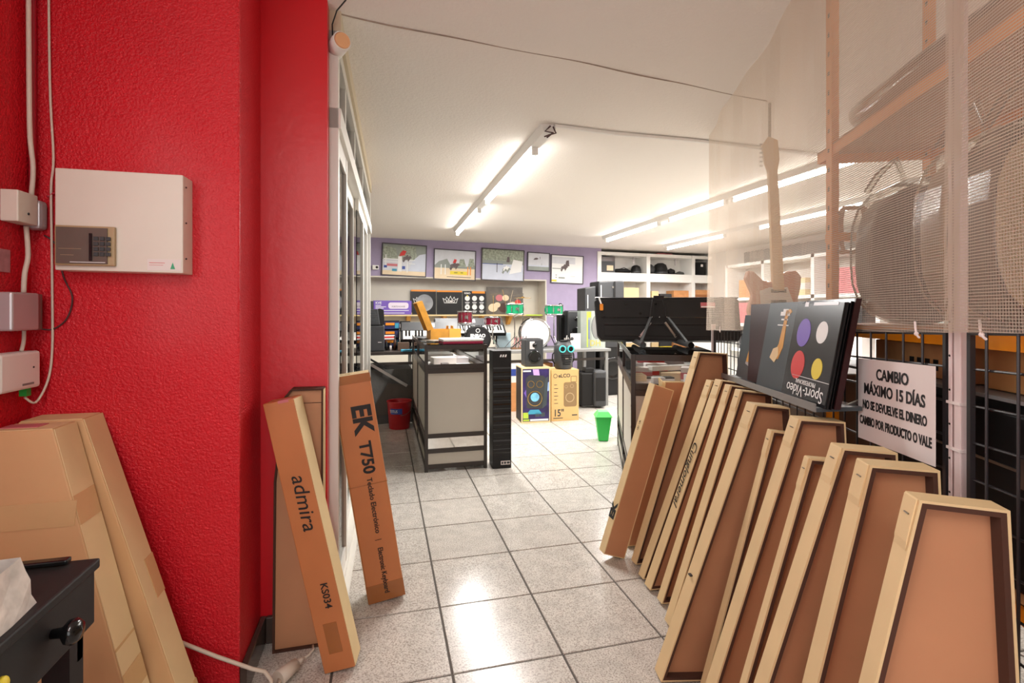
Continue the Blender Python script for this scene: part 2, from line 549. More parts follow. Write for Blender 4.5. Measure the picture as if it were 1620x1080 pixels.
for x0, x1, y in ((.045, .46, -.016), (.62, 1.28, .016), (1.28, 1.81, -.016), (1.81, 2.33, -.016)):
    MB().box(x0, x1, y - .012, y + .012, .05, .12).build('sash_rail', M['alu'], win)
    MB().box(x0, x1, y - .012, y + .012, 1.9, 1.98).build('sash_rail', M['alu'], win)
for x0, x1, y, z0, z1 in ((.045, .46, -.016, .12, 1.9), (.46, 1.25, .016, .12, 1.9), (1.25, 1.78, -.016, .12, 1.9), (1.78, 2.745, 0, .05, 1.98),
                          (.045, .40, 0, 2.06, 2.31), (.445, .98, 0, 2.06, 2.31), (1.025, 1.75, 0, 2.06, 2.31), (1.795, 2.745, 0, 2.06, 2.31)):
    MB().box(x0, x1, y - .003, y + .003, z0, z1).build('pane', M['glass'], win)
MB().box(0, 2.79, -.06, -.035, 0, .018).build('floor_track', M['alu'], win)

# the shop window behind the camera
win2 = struct('window_2', MB().box(-1.05, .85, -2.28, -2.22, .35, .4).box(-1.05, .85, -2.28, -2.22, 2.25, 2.3)
              .box(-1.05, -1.0, -2.28, -2.22, .4, 2.25).box(.8, .85, -2.28, -2.22, .4, 2.25).box(-.12, -.08, -2.28, -2.22, .4, 2.25), M['alu'])
MB().box(-1.0, -.12, -2.253, -2.247, .4, 2.25).build('pane', M['glass'], win2)
MB().box(-.08, .8, -2.253, -2.247, .4, 2.25).build('pane', M['glass'], win2)


# ------------------------------------------------------------------ ceiling lamps
def batten(x, y0, y1, tubes, label, share=1.0):
    t = thing('ceiling_lamp', label, 'lamp', (x, y0, 2.45), 0, 'fluorescent battens on the ceiling')
    L = y1 - y0
    MB().hexa([(-.035, 0, -.05), (.035, 0, -.05), (.035, L, -.05), (-.035, L, -.05), (-.055, 0, 0), (.055, 0, 0), (.055, L, 0), (-.055, L, 0)]).build('lamp_housing', M['white'], t)
    for a, b in tubes:
        a, b = a - y0, b - y0
        MB().cyl((0, a, -.078), (0, b, -.078), .016, n=12).build('tube', M['lamp_on'], t, smooth=True)
        for e, s in ((a, -1), (b, 1)):
            MB().box(-.02, .02, min(e, e + s * .03), max(e, e + s * .03), -.1, -.045).build('socket', M['white'], t)
        area_light('tube_light', (x, y0 + (a + b) / 2, 2.345), .10, b - a, LAMP_W * share * (b - a) / 1.6, (1.0, .98, .955))
    return t


lamp = batten(1.03, 3.05, 7.25, ((3.38, 5.02), (5.5, 7.15)), 'fluorescent lamp batten over the aisle with its bare end nearest')
mb = MB().tube([(0, -.03, -.02), (-.03, -.01, -.05), (.02, -.02, -.06), (.0, .04, -.07)], .006, 6).tube([(.02, -.02, -.02), (.04, -.02, -.06), (0, -.03, -.075), (-.02, .03, -.07)], .005, 6)
mb.build('loose_wires', M['cable_dark'], lamp)
batten(3.42, 2.5, 7.35, ((2.75, 4.3), (4.45, 5.45), (5.75, 7.25)), 'fluorescent lamp batten next past the aisle lamp, partly behind the mesh')
batten(4.9, 4.0, 8.0, ((4.15, 5.65), (6.4, 7.9)), 'fluorescent lamp batten farthest from the aisle, above the white shelves')
batten(-.35, -1.5, .25, ((-1.4, .15),), 'added fill lamp batten, out of view over the shop entrance', .22)  # unseen lamp added as white fill for the near end


# ------------------------------------------------------------------ things on the red walls
al = thing('alarm_panel', 'large off-white metal alarm panel with a keypad on the red wall', 'alarm panel', (-0.745, 1.77, 1.511))
MB().hexa([(-.179, -.08, -.166), (.177, -.08, -.17), (.18, 0, -.17), (-.179, 0, -.166), (-.179, -.08, .156), (.177, -.08, .157), (.18, 0, .157), (-.179, 0, .156)]).build('panel_box', M['offwhite'], al, bevel=.003)
kp = MB().box(-.173, -.012, -.094, -.08, -.152, -.026).build('keypad_frame', M['tan'], al, bevel=.003)
MB().box(-.167, -.03, -.098, -.094, -.146, -.032).build('keypad_plate', M['smoke'], kp)
kb = MB().box(-.078, -.07, -.101, -.098, -.137, -.05).build('display_strip', M['black_gloss'], kp)
for r in range(4):
    for c in range(3):
        x, z = -.08 + c * .0165, -.066 - r * .0165
        MB().box(x + .014, x + .027, -.102, -.098, z - .006, z + .006).build('key', M['charcoal'], kp, bevel=.001)
MB().box(-.16, -.1, -.0985, -.0978, -.1, -.099).build('printed_line', M['tan'], kp)
MB().box(-.13, -.035, -.0985, -.0978, -.1425, -.1405).build('printed_line', M['print_white'], kp)
MB().box(-.155, -.12, -.0985, -.0978, -.12, -.119).build('printed_line', M['tan'], kp)
lb = MB().box(.075, .172, -.0812, -.08, -.162, -.125).build('sticker', M['paper'], al)
MB().box(.08, .125, -.0816, -.0812, -.138, -.1365).box(.08, .12, -.0816, -.0812, -.145, -.144).build('printed_line', M['red_print'], lb)
MB().prism_y([(.141, -.157), (.155, -.157), (.148, -.135)], -.0818, -.0812).build('printed_mark', M['green'], lb)
for z in (.12, .0, -.12):
    MB().cyl((.179, -.06, z), (.182, -.06, z), .003, n=8).build('screw', M['charcoal'], al)

jb = thing('junction_box', 'white square junction box high in the red corner among cables', 'junction box', (-1.002, 1.698, 1.533))
MB().box(0, .045, -.06, .03, -.05, .045).build('box_body', M['offwhite'], jb, bevel=.003)
MB().box(0, .05, .03, .075, -.06, .035).build('clamp_block', M['silver_plastic'], jb, bevel=.012)
MB().cyl((.045, -.015, -.02), (.047, -.015, -.02), .004, n=8).build('screw', M['charcoal'], jb)
sb = thing('siren_box', 'silver grey box with ribbed side halfway down the red corner', 'junction box', (-1.002, 1.68, 1.24))
MB().box(0, .06, -.09, .03, -.055, .06).build('box_body', M['silver_plastic'], sb, bevel=.006)
for k in range(4):
    MB().box(.0, .055 - .004 * k, .03 + .012 * k, .038 + .012 * k, -.055, .058).build('rib', M['steel'], sb)
rt = thing('wall_router', 'white network box lowest in the red corner with a green plug', 'network box', (-1.002, 1.671, 1.077))
MB().box(0, .05, -.11, .065, -.055, .06).build('box_body', M['white'], rt, bevel=.008)
MB().cyl((.05, .03, .01), (.0515, .03, .01), .003, n=8).build('indicator', M['charcoal'], rt)
MB().box(.0505, .0515, -.02, .03, -.042, -.036).build('printed_mark', M['grey'], rt)
MB().box(.015, .035, .025, .045, -.08, -.055).build('plug', M['green_bin'], rt)

def smooth_path(p, k=5):
    p = [Vector(q) for q in p]
    out = []
    for i in range(len(p) - 1):
        a, b, c, d = p[max(i - 1, 0)], p[i], p[i + 1], p[min(i + 2, len(p) - 1)]
        for j in range(k):
            t = j / k
            out.append(.5 * (2 * b + (c - a) * t + (2 * a - 5 * b + 4 * c - d) * t * t + (3 * b - a - 3 * c + d) * t ** 3))
    return out + [p[-1]]


def cable(name, label, pts, r, m):
    return tag(MB().tube(smooth_path(pts), r, 8).build(name, m, smooth=True), label, 'cable')


cable('white_cable', 'thick white cable running down the red corner from the ceiling', [(-0.9798, 1.716, 2.449), (-0.9798, 1.72, 1.926), (-0.9753, 1.716, 1.746), (-0.9753, 1.729, 1.655), (-0.9825, 1.734, 1.57)], .0062, M['rubber'])
cable('white_cable', 'white cable between the junction box and the silver box', [(-0.9843, 1.716, 1.484), (-0.9798, 1.716, 1.403), (-0.9798, 1.702, 1.348), (-0.9798, 1.698, 1.294)], .0062, M['rubber'])
cable('white_cable', 'short white cable between the silver box and the network box', [(-0.9843, 1.707, 1.19), (-0.9798, 1.698, 1.159), (-0.9798, 1.689, 1.132)], .0048, M['rubber'])
cable('cream_cable', 'thin cream cable beside the corner looping to the green plug', [(-0.9572, 1.761, 2.449), (-0.9527, 1.761, 1.926), (-0.9437, 1.761, 1.701), (-0.9482, 1.759, 1.61), (-0.9482, 1.761, 1.475), (-0.9482, 1.764, 1.294), (-0.9482, 1.764, 1.132), (-0.9572, 1.761, 1.041), (-0.9663, 1.725, 0.9826), (-0.9798, 1.702, 1.001)], .0032, M['rubber'])
cable('red_cable', 'red painted cable in the corner of the red walls', [(-0.9916, 1.756, 2.449), (-0.9916, 1.756, 1.601)], .009, M['cable_red'])
cable('red_cable', 'thin red lead running from the junction box to the alarm panel', [(-0.9572, 1.756, 1.579), (-0.9392, 1.761, 1.592), (-0.9211, 1.761, 1.579), (-0.9067, 1.756, 1.579)], .003, M['cable_red'])
cable('dark_wire', 'thin dark wire sagging across the red wall below the junction box', [(-0.9663, 1.761, 1.466), (-0.9392, 1.764, 1.439), (-0.9211, 1.764, 1.348), (-0.8985, 1.764, 1.285), (-0.9121, 1.764, 1.222), (-0.9482, 1.764, 1.19), (-0.9753, 1.743, 1.195)], .0022, M['cable_dark'])
tag(MB().box(-1.003, -1.0, 1.625, 1.68, 1.35, 1.412).build('bare_patch', mat('bare_plaster', (176, 120, 124), 0.8, vary=.2, vscale=40)), 'small bare plaster patch on the dark red side wall', 'patch')
for o in ('alarm_panel', 'junction_box', 'siren_box', 'wall_router'):
    bpy.data.objects[o].scale = (0.9031,) * 3

sensor = thing('motion_sensor', 'peach motion sensor below the ceiling at the end of the red wall', 'sensor', (-.178, 2.09, 2.31))
MB().cyl((-.02, .06, -.005), (.02, -.03, -.005), .036, n=20).build('sensor_body', M['alu'], sensor, smooth=True)
MB().cyl((.02, -.03, -.005), (.0235, -.038, -.006), .032, .027, n=20).build('lens', M['peach'], sensor, smooth=True)
MB().tube([(-.02, .02, .02), (-.02, 0, .07), (0, -.03, .11), (.04, -.06, .145)], .0028, 6).build('wire', M['black'], sensor)

# ------------------------------------------------------------------ cartons
def inset(poly, d):
    n = len(poly)
    out = []
    for i in range(n):
        p0, p1, p2 = Vector(poly[i - 1]), Vector(poly[i]), Vector(poly[(i + 1) % n])
        a, b = (p1 - p0).normalized(), (p2 - p1).normalized()
        na, nb = Vector((-a.y, a.x)), Vector((-b.y, b.x))
        k = (na + nb) / (1 + na.dot(nb))
        out.append(tuple(p1 + k * d))
    return out


def carton(label, loc, rotz, poly, t, recess=.02, wall=.0045, group=None, lean=0.0, tape=False, name='guitar_carton', slope=0.0, face='brown', bump_corner=True):
    """flat instrument carton standing on its end; poly is its broad face (x,z, counter-clockwise), t its thickness;
    slope tips its upper edge away (+y) by slope metres per metre"""
    root = thing(name, label, 'carton', loc, rotz, group)
    sh = Matrix(((1, 0, 0, 0), (0, 1, slope, 0), (0, 0, 1, 0), (0, 0, 0, 1)))
    inn = inset(poly, wall)
    inn2 = inset(poly, .013)
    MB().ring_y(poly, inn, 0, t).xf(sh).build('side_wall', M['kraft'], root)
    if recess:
        MB().ring_y(inn, inn2, .0005, t).xf(sh).build('inner_rim', M['card_edge'], root)  # shade of the recess put into the rim's dark colour
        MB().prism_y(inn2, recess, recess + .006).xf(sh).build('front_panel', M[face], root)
    else:
        MB().prism_y(inn, 0, .004).xf(sh).build('front_panel', M[face], root)
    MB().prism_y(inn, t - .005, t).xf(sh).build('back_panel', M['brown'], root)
    if bump_corner:
        # flap folded over the upper corner of the narrow side, held with a staple
        tl, bl = Vector(poly[3]), Vector(poly[0])
        d = (bl - tl).normalized()
        nrm = Vector((d.y, -d.x))
        if nrm.x > 0:
            nrm = -nrm
        q = [tl + nrm * .0005, tl + nrm * .003 + d * .002, tl + d * .075 + nrm * .003, tl + d * .09 + nrm * .0005]
        MB().prism_y([tuple(p) for p in q], .004, t * .92).xf(sh).build('corner_flap', M['kraft'], root)
        s0 = tl + d * .03 + nrm * .0035
        MB().bar((s0.x, t * .3, s0.y), (s0.x, t * .6, s0.y), .003, .002).xf(sh).build('staple', M['steel'], root)
    return root


# row of cartons leaning on the wire grid: (x, y, TL z, TR(dx,z), BL dx, BR dx, yaw deg, thickness, recess, label)
ROW = [
    (1.535, 2.19, 1.041, (.158, 1.03), -.347, .20, 2, 0.05, .026, 'tallest brown guitar carton, standing by the glass case end'),
    (1.462, 2.385, .868, (.12, .862), -.219, .18, 0, 0.045, .0, 'brown carton tucked in behind the slim keyboard carton, end flap open'),
    (1.515, 2.06, .915, (.125, .897), -.359, .19, 2, 0.05, .026, 'thin guitar carton with creased edge, farthest of the leaning row'),
    (1.496, 1.965, .930, (.125, .91), -.356, .18, 3, 0.055, .006, 'guitar carton with flowing handwritten script along its pale side'),
    (1.454, 1.85, .925, (.128, .905), -.321, .18, 5, 0.045, .026, 'guitar carton right in front of the one with script'),
    (1.385, 1.70, .929, (.130, .912), -.305, .17, 7, 0.045, .026, 'guitar carton third in front of the one with script side'),
    (1.214, 1.42, .930, (.117, .917), -.328, .17, 11, 0.062, .026, 'wide guitar carton below the end of the catalogue shelf, nick in its pale edge'),
    (1.186, 1.315, .867, (.12, .852), -.227, .17, 15, 0.032, .026, 'low slim carton sunk between two taller cartons below the catalogues'),
    (1.167, 1.19, .931, (.126, .924), -.281, .165, 18, 0.058, .026, 'guitar carton with its top corner right under the catalogue shelf bracket'),
    (1.047, 1.035, .870, (.115, .862), -.233, .17, 20, 0.03, .026, 'low slim carton third from the near end of the row'),
    (1.015, .914, .930, (.114, .923), -.272, .148, 22, 0.055, .026, 'guitar carton beneath the paper notice with scuffed pale side'),
    (.955, .798, .930, (.124, .926), -.20, .16, 25, 0.055, .026, 'guitar carton second from the near end with torn folded corner'),
    (.857, .630, .930, (.124, .924), -.19, .165, 28, 0.045, .026, 'nearest guitar carton of the row with smooth broad brown face'),
]
cart = []
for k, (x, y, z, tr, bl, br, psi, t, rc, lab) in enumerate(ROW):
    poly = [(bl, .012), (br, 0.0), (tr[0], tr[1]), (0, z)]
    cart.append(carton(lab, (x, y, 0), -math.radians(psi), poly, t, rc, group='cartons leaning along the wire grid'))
# script on the pale side of the fourth carton
c = cart[3]
tl, bl = Vector((0, .03, .93)), Vector((-.356, .03, .012))
d = (bl - tl).normalized()
n = Vector((-math.cos(math.atan2(-d.x, -d.z)), 0, math.sin(math.atan2(-d.x, -d.z))))
text('Cunglomeral', .05, tl + d * .30 + n * .0035, d, d.cross(n) * -1, c, M['ink'], shear=.45, squeeze=1.15)
# nick in the pale edge of the wide carton
tl, bl = Vector((0, .035, .93)), Vector((-.328, .035, .012))
d = (bl - tl).normalized()
MB().box(-.006, .006, -.008, .008, -.002, .002).xf(Matrix.Translation(tl + d * .62 + Vector((-.003, 0, 0)))).build('nick', M['hole'], cart[6])
# open end flap on the carton behind the keyboard carton
MB().hexa([(-.012, .0, .80), (-.006, .0, .80), (-.006, .045, .80), (-.012, .045, .80), (-.035, -.03, .875), (-.02, -.035, .865), (-.008, .045, .885), (-.016, .045, .885)]).build('end_flap', M['kraft'], cart[1])

# slim keyboard cartons
ph = math.radians(18.6)
dx, dz = math.sin(ph), math.cos(ph)
w = .118
poly = [(-w * dz, w * dx), (0, 0), (.882 * dx, .882 * dz), (.882 * dx - w * dz, .882 * dz + w * dx)]
ek = carton('slim brown keyboard carton leaning against the glass case post', (1.172, 2.29, 0), 0.0, poly, .055, 0, name='keyboard_carton', bump_corner=False)
tl, bl = Vector((poly[3][0], .03, poly[3][1])), Vector((poly[0][0], .03, poly[0][1]))
d = (tl - bl).normalized()
n = Vector((-d.z, 0, d.x))
text('EK', .066, bl + d * .17 + n * .001, d, n.cross(d), ek, M['ink'], bold=.004)
text('101 1A', .018, bl + d * .63 + n * .001, d, n.cross(d), ek, M['ink'])

# keyboard carton on the aisle side of the partition
FLx, FLy = -.062, 2.20
ek2 = thing('keyboard_carton', 'orange-brown keyboard carton with pale top beside the glass partition', 'carton', (FLx, FLy, 0), math.radians(3))
L, W, D = 0.97, .152, .10
leanx, leany = -.155, -.10
mt = Matrix(((1, 0, leanx, 0), (.0, 1, leany * .4, 0), (.13, 0, 1, 0), (0, 0, 0, 1)))
MB().box(0, W, 0, D, 0, L).xf(mt).build('carton_body', M['brown_print'], ek2, bevel=.006)
MB().box(.003, W - .003, .003, D - .003, L - .001, L + .0015).xf(mt).build('top_flap', M['kraft'], ek2)
MB().box(-.0015, .0, .004, D - .004, .0, L - .01).xf(mt).build('side_face', M['kraft'], ek2)
MB().box(-.001, W + .001, -.001, D * .5, .505, .508).xf(mt).build('tape_ridge', M['tape_brown'], ek2)
MB().box(-.001, W + .001, -.0012, D * .6, -.0005, .075).xf(mt).build('tape_strip', M['tape_brown'], ek2)
MB().box(-.001, W + .001, -.0012, D * .6, .935, L + .0005).xf(mt).build('tape_strip', M['tape_brown'], ek2)
fo = mt.to_3x3()
rt_, up_ = fo @ Vector((0, 0, -1)), fo @ Vector((1, 0, 0))


def on_front(u, v):
    return mt @ Vector((u, -.0022, v))


text('EK', .105, on_front(.092, .845), rt_, up_, ek2, M['ink'], bold=.004)
text('T750', .066, on_front(.087, .690), rt_, up_, ek2, M['ink'], bold=.002)
text('Teclado Electrónico', .030, on_front(.083, .535), rt_, up_, ek2, M['ink'], bold=.0004)
text('|', .03, on_front(.082, .270), rt_, up_, ek2, M['ink'])
text('Electronic Keyboard', .030, on_front(.081, .232), rt_, up_, ek2, M['ink'], squeeze=.82, bold=.0004)
text('IBI', .028, mt @ Vector((.055, .045, L + .002)), (1, 0, .1), (0, 1, 0), ek2, mat('faint_print', (170, 150, 96), .7))

# long carton printed along its narrow front
adm = thing('keyboard_stand_carton', 'long narrow brown carton with a printed name leaning on the red corner', 'carton', (-.197, 1.815, 0), math.radians(-8))
L, W, D = 0.92, .102, .09
mt = Matrix(((1, 0, -.24, 0), (0, 1, .055, 0), (.18, 0, 1, 0), (0, 0, 0, 1)))
MB().box(0, W, 0, D, 0, L).xf(mt).build('carton_body', M['brown_print'], adm, bevel=.003)
MB().box(W, W + .002, .003, D, .003, L - .003).xf(mt).build('side_face', M['kraft'], adm)
MB().box(.03, .075, -.0012, 0, .06, .16).xf(mt).build('tape_strip', M['tape_brown'], adm)
MB().box(.05, .085, -.0012, .04, L - .008, L + .001).xf(mt).build('tape_strip', M['pink'], adm)
fo = mt.to_3x3()
rt_, up_ = fo @ Vector((0, 0, -1)), fo @ Vector((1, 0, 0))
text('admira', .072, on_front(.060, .665), rt_, up_, adm, M['ink'], shear=.12)
text('KS034', .034, on_front(.062, .295), rt_, up_, adm, M['ink'], bold=.0004)

# taller tapered carton behind it against the red return wall
poly = [(-.165, 0), (.165, .0), (.155, .955), (-.0, .956), (-.03, .925), (-.05, .87)]
bc = thing('guitar_carton', 'guitar carton standing behind the printed narrow carton against the red wall', 'carton', (-.378, 1.97, 0), 0)
poly = [(-.015, 0.0), (.155, 0), (.158, .955), (.045, .956), (.02, .925), (-.012, .62)]
sh = Matrix(((1, 0, 0, 0), (0, 1, .02, 0), (0, 0, 1, 0), (0, 0, 0, 1)))
inn = inset(poly, .007)
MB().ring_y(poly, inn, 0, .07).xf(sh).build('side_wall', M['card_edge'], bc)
MB().prism_y(inn, .012, .02).xf(sh).build('front_panel', M['brown'], bc)
MB().prism_y(inn, .062, .068).xf(sh).build('back_panel', M['brown'], bc)
MB().box(.158, .1595, .0, .07, .0, .95).xf(sh).build('side_face', M['kraft'], bc)
MB().box(.05, .15, .0105, .012, .90, .902).xf(sh).build('crease', M['card_edge'], bc)

# two big tapered cartons behind the black desk
def big_carton(label, loc, poly, t, slope, tapes, rot=0):
    r = thing('guitar_carton', label, 'carton', loc, rot, 'big cartons in the red corner')
    sh = Matrix(((1, 0, 0, 0), (0, 1, slope, 0), (0, 0, 1, 0), (0, 0, 0, 1)))
    MB().prism_y(poly, 0, t).xf(sh).build('carton_body', M['big_card'], r, bevel=.004)
    a, b = Vector(poly[1]), Vector(poly[2])
    d = (b - a)
    MB().hexa([(a.x, .002, a.y), (a.x + .002, .002, a.y), (a.x + .002, t - .002, a.y), (a.x, t - .002, a.y),
               (b.x, .002, b.y), (b.x + .002, .002, b.y), (b.x + .002, t - .002, b.y), (b.x, t - .002, b.y)]).xf(sh).build('side_face', M['kraft'], r)
    top = MB().box(poly[3][0] + .004, poly[2][0] - .004, .004, t - .004, poly[2][1] - .001, poly[2][1] + .0015).xf(sh).build('top_flap', M['kraft'], r)
    for kind, f0, f1, y0, y1 in tapes:
        if kind == 'side':
            p, q = a + d * f0, a + d * f1
            MB().hexa([(p.x + .002, y0, p.y), (p.x + .0035, y0, p.y), (p.x + .0035, y1, p.y), (p.x + .002, y1, p.y),
                       (q.x + .002, y0, q.y), (q.x + .0035, y0, q.y), (q.x + .0035, y1, q.y), (q.x + .002, y1, q.y)]).xf(sh).build('tape_strip', M['tape'], r)
        else:
            x1 = a.x + d.x * (f0 + f1) / 2
            MB().box(poly[3][0], x1, -.0015, 0, a.y + d.y * f0, a.y + d.y * f1).xf(sh).build('tape_strip', M['tape'], r)
    return r


poly = [(-.145, 0), (.32, 0), (0, .935), (-.14, .935)]
c1 = big_carton('front one of two big guitar cartons in the red corner, taped across its face', (-.835, 1.37, 0), poly, .10, .2,
                [('face', .745, .81, 0, 0), ('side', .745, .82, .0, .095), ('side', .30, .36, 0, .095), ('side', .42, .425, 0, .095), ('side', .15, .2, 0, .095)])
for k, xx in ((0, .0), (1, .02)):
    MB().bar((-.013 + .01, .035 + xx, .895), (-.004 + .013, .036 + xx, .86), .003, .0025).xf(Matrix(((1, 0, 0, 0), (0, 1, .2, 0), (0, 0, 1, 0), (0, 0, 0, 1)))).build('pen_mark', M['ink'], c1)
MB().box(-.135, -.05, .03, .075, .936, .9385).xf(Matrix(((1, 0, 0, 0), (0, 1, .2, 0), (0, 0, 1, 0), (0, 0, 0, 1)))).build('tape_strip', M['pink'], c1)
poly = [(-.145, 0), (.38, 0), (.012, .938), (-.14, .938)]
big_carton('rear one of two big guitar cartons in the red corner, tape squares on its side', (-.835, 1.486, 0), poly, .10, .192,
           [('side', .46, .57, .05, .10), ('side', .12, .2, .04, .10)])

# ------------------------------------------------------------------ black desk with a bag, in the near corner
desk = thing('black_desk', 'black wooden desk with round drawer knobs before the big cartons', 'desk', (-1.0, .45, 0))
MB().box(0, .445, 0, .735, .725, .745).build('desk_top', M['black'], desk, bevel=.004)
MB().box(.415, .435, .0, .735, .615, .725).build('drawer_front', M['black'], desk, bevel=.003)
MB().box(0, .415, .715, .733, .55, .725).build('back_apron', M['black'], desk)
for x, y in ((.37, .69), (.37, .0), (.0, .69), (.0, .0)):
    MB().box(x, x + .045, y, y + .045, 0, .725).build('leg', M['black'], desk)
for y in (.60, .33):
    MB().lathe([(.008, 0), (.009, .015), (.02, .024), (.022, .034), (.015, .043), (.0001, .046)], 18, (.435, y, .675), 'x').build('knob', M['black_gloss'], desk, smooth=True)
MB().lathe([(.012, 0), (.012, .006), (.009, .009), (.0001, .01)], 12, (.435, .475, .675), 'x').build('button', M['yellow'], desk, smooth=True)
fl = tag(MB().box(-.86, -.60, 1.158, 1.178, .747, .757).build('flat_case', M['black_gloss'], bevel=.003), 'thin glossy black case at the back edge of the black desk', 'case')
# crumpled plastic bag
bag = thing('plastic_bag', 'grubby white plastic tub with a crumpled bag on the black desk', 'bag', (-.645, .915, .7455), .1)
mb = MB()
pr = [(-.10, -.10), (.075, -.10), (.085, .10), (-.10, .10)]
pts, nx, nz = [], 10, 7
ring = []
for side in range(4):
    a, b = pr[side], pr[(side + 1) % 4]
    for k in range(6):
        ring.append((a[0] + (b[0] - a[0]) * k / 6, a[1] + (b[1] - a[1]) * k / 6))
rows = []
for j in range(5):
    zz = .0 + .088 * j / 4
    rows.append([(x * (1 - .04 * j) + random.uniform(-.003, .003), y * (1 - .04 * j) + random.uniform(-.003, .003), zz + random.uniform(-.003, .003) * (j > 0)) for x, y in ring])
vs = [p for r_ in rows for p in r_]
n = len(ring)
fs = [(j * n + i, j * n + (i + 1) % n, (j + 1) * n + (i + 1) % n, (j + 1) * n + i) for j in range(4) for i in range(n)]
fs.append(tuple(range(n - 1, -1, -1)))
mb.add(vs, fs).build('tub', M['bag'], bag)
b2 = MB().ball((-.045, .0, .085), .075, 16, 1, .9, .85)
b2.v = [(x + random.uniform(-.008, .008), y + random.uniform(-.008, .008), max(.03, z + random.uniform(-.01, .01))) for x, y, z in b2.v]
b2.build('crumpled_film', M['plastic_clear'], bag, smooth=True)
b3 = MB().ball((-.05, .01, .075), .06, 12, 1, .9, .9)
b3.v = [(x + random.uniform(-.006, .006), y + random.uniform(-.006, .006), z) for x, y, z in b3.v]
b3.build('contents', M['bag'], bag, smooth=True)

# mains lead and plug on the floor
cb = thing('extension_lead', 'beige mains lead with a plug and socket on the floor by the red column', 'cable', (-.304, 1.85, 0))
MB().tube([(-.36, -.16, .29), (-.30, -.13, .24), (-.2, -.112, .165), (-.10, -.108, .106), (-.066, -.105, .09), (-.048, -.10, .055), (-.045, -.11, .02), (-.05, -.16, .012)], .006, 8).build('lead', M['rubber'], cb, smooth=True)
MB().tube([(-.03, -.16, .014), (-.028, -.1, .02), (-.03, -.055, .026)], .008, 8).build('lead', M['rubber'], cb, smooth=True)
MB().cyl((-.035, -.06, .028), (.01, .0, .028), .026, .02, 14).build('socket_body', M['rubber'], cb, smooth=True)
MB().cyl((.01, .0, .028), (.032, .027, .027), .013, .006, 12).build('strain_relief', M['rubber'], cb, smooth=True)
MB().tube([(.03, .025, .027), (.045, .05, .02), (.055, .09, .012), (.05, .12, .008)], .004, 8).build('lead', M['rubber'], cb, smooth=True)

# ------------------------------------------------------------------ wire grid, post and woven guard on the right
EA, EI = Vector((.4115, .911, 0)), Vector((.911, -.4115, 0))
RROT = math.atan2(-.4115, .911) + math.pi / 2   # local x runs along the rack away from the viewer
RK = .765


def rp(a, i, z=0.0):
    p = EA * a + EI * i
    return (p.x, p.y, z)


A_END = 3.57
TILT = .033


def grid_panel(name, label, a0, a1, z0, z1, zr):
    """local x = away from viewer, y = toward the aisle"""
    g = thing(name, label, 'wire grid', rp(a0, RK, 0), RROT, 'black wire grids')
    L = a1 - a0
    P = .0765

    def h(x, z):
        return z - TILT * (x + a0 - .9)
    fr = MB()
    fr.bar((0, 0, h(0, z1)), (L, 0, h(L, z1)), .010, .012).bar((0, 0, h(0, z0)), (L, 0, h(L, z0)), .010)
    fr.bar((0, 0, h(0, z0)), (0, 0, h(0, z1)), .010).bar((L, 0, h(L, z0)), (L, 0, h(L, z1)), .010)
    fr.build('grid_frame', M['wire_black'], g)
    n = int(L / P)
    v0 = None
    for k in range(1, n + 1):
        x = k * P
        if x > L - .01:
            break
        o = MB().cyl((x, .004, h(x, z0)), (x, .004, h(x, z1)), .0028, n=6).build('upright_wire', M['wire_black'], g)
    k = 1
    while z1 - k * P > z0 + .01:
        z = z1 - k * P
        MB().cyl((0, -.002, h(0, z)), (L, -.002, h(L, z)), .0028, n=6).build('cross_wire', M['wire_black'], g)
        k += 1
    return g


grid_panel('wire_grid', 'black wire grid behind the paper notice, cartons leaning on it', 1.265, A_END - .03, .55, 1.208, 0)
grid_panel('wire_grid', 'black wire grid on the near side of the white post', .30, 1.19, .55, 1.208, 0)
post = thing('white_post', 'white enamelled steel post between the two black wire grids', 'post', rp(1.228, RK + .004), RROT)
MB().box(-.012, .008, -.008, .008, 0, 2.44).build('post_face', M['white_post'], post, bevel=.002)
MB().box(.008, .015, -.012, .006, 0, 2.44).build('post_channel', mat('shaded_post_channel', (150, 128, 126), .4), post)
MB().box(.015, .025, -.008, .008, 0, 2.44).build('post_flange', M['white_post'], post, bevel=.001)
MB().box(-.06, .06, -.06, .06, 0, .006).build('base_plate', M['white_post'], post)
for k in range(9):
    MB().cyl((.02, .009, .62 + k * .075), (.02, .0078, .62 + k * .075), .0025, n=8).build('slot', M['hole'], post)
for z in (1.04, .94):
    MB().box(-.015, .028, -.014, .0105, z, z + .006).build('cable_tie', M['paper'], post)
post2 = thing('white_post', 'thin white post at the far end of the wire grid', 'post', rp(A_END, RK), RROT)
MB().box(-.012, .012, -.012, .012, 0, 1.16).build('post_face', M['white_post'], post2)
MB().box(-.05, .05, -.05, .05, 0, .006).build('base_plate', M['white_post'], post2)

# woven guard: sheet in two lengths, tied along the top wire
def guard(name, label, a0, a1, y0):
    L = a1 - a0
    nx, nz = 40, 16
    mb = MB()
    vs, fs = [], []
    for i in range(nx + 1):
        for j in range(nz + 1):
            x = L * i / nx
            zb = 1.207 - TILT * (x + a0 - .9)
            z = zb + (2.447 - zb) * j / nz
            if x > 3.0 and False:
                pass
            y = .012 * math.sin(x * 5 + z * 2) + .006 * math.sin(x * 13 + 3 * z)
            vs.append((x, y0 + y, z))
    for i in range(nx):
        for j in range(nz):
            a = i * (nz + 1) + j
            fs.append((a, a + nz + 1, a + nz + 2, a + 1))
    g = thing(name, label, 'mesh guard', rp(a0, RK, 0), RROT)
    mb.add(vs, fs).build('woven_sheet', M['guard'], g)
    MB().add([(x, y - .002, z) for x, y, z in vs], fs).build('woven_sheet', M['guard'], g)   # far side of the thick threads
    return g


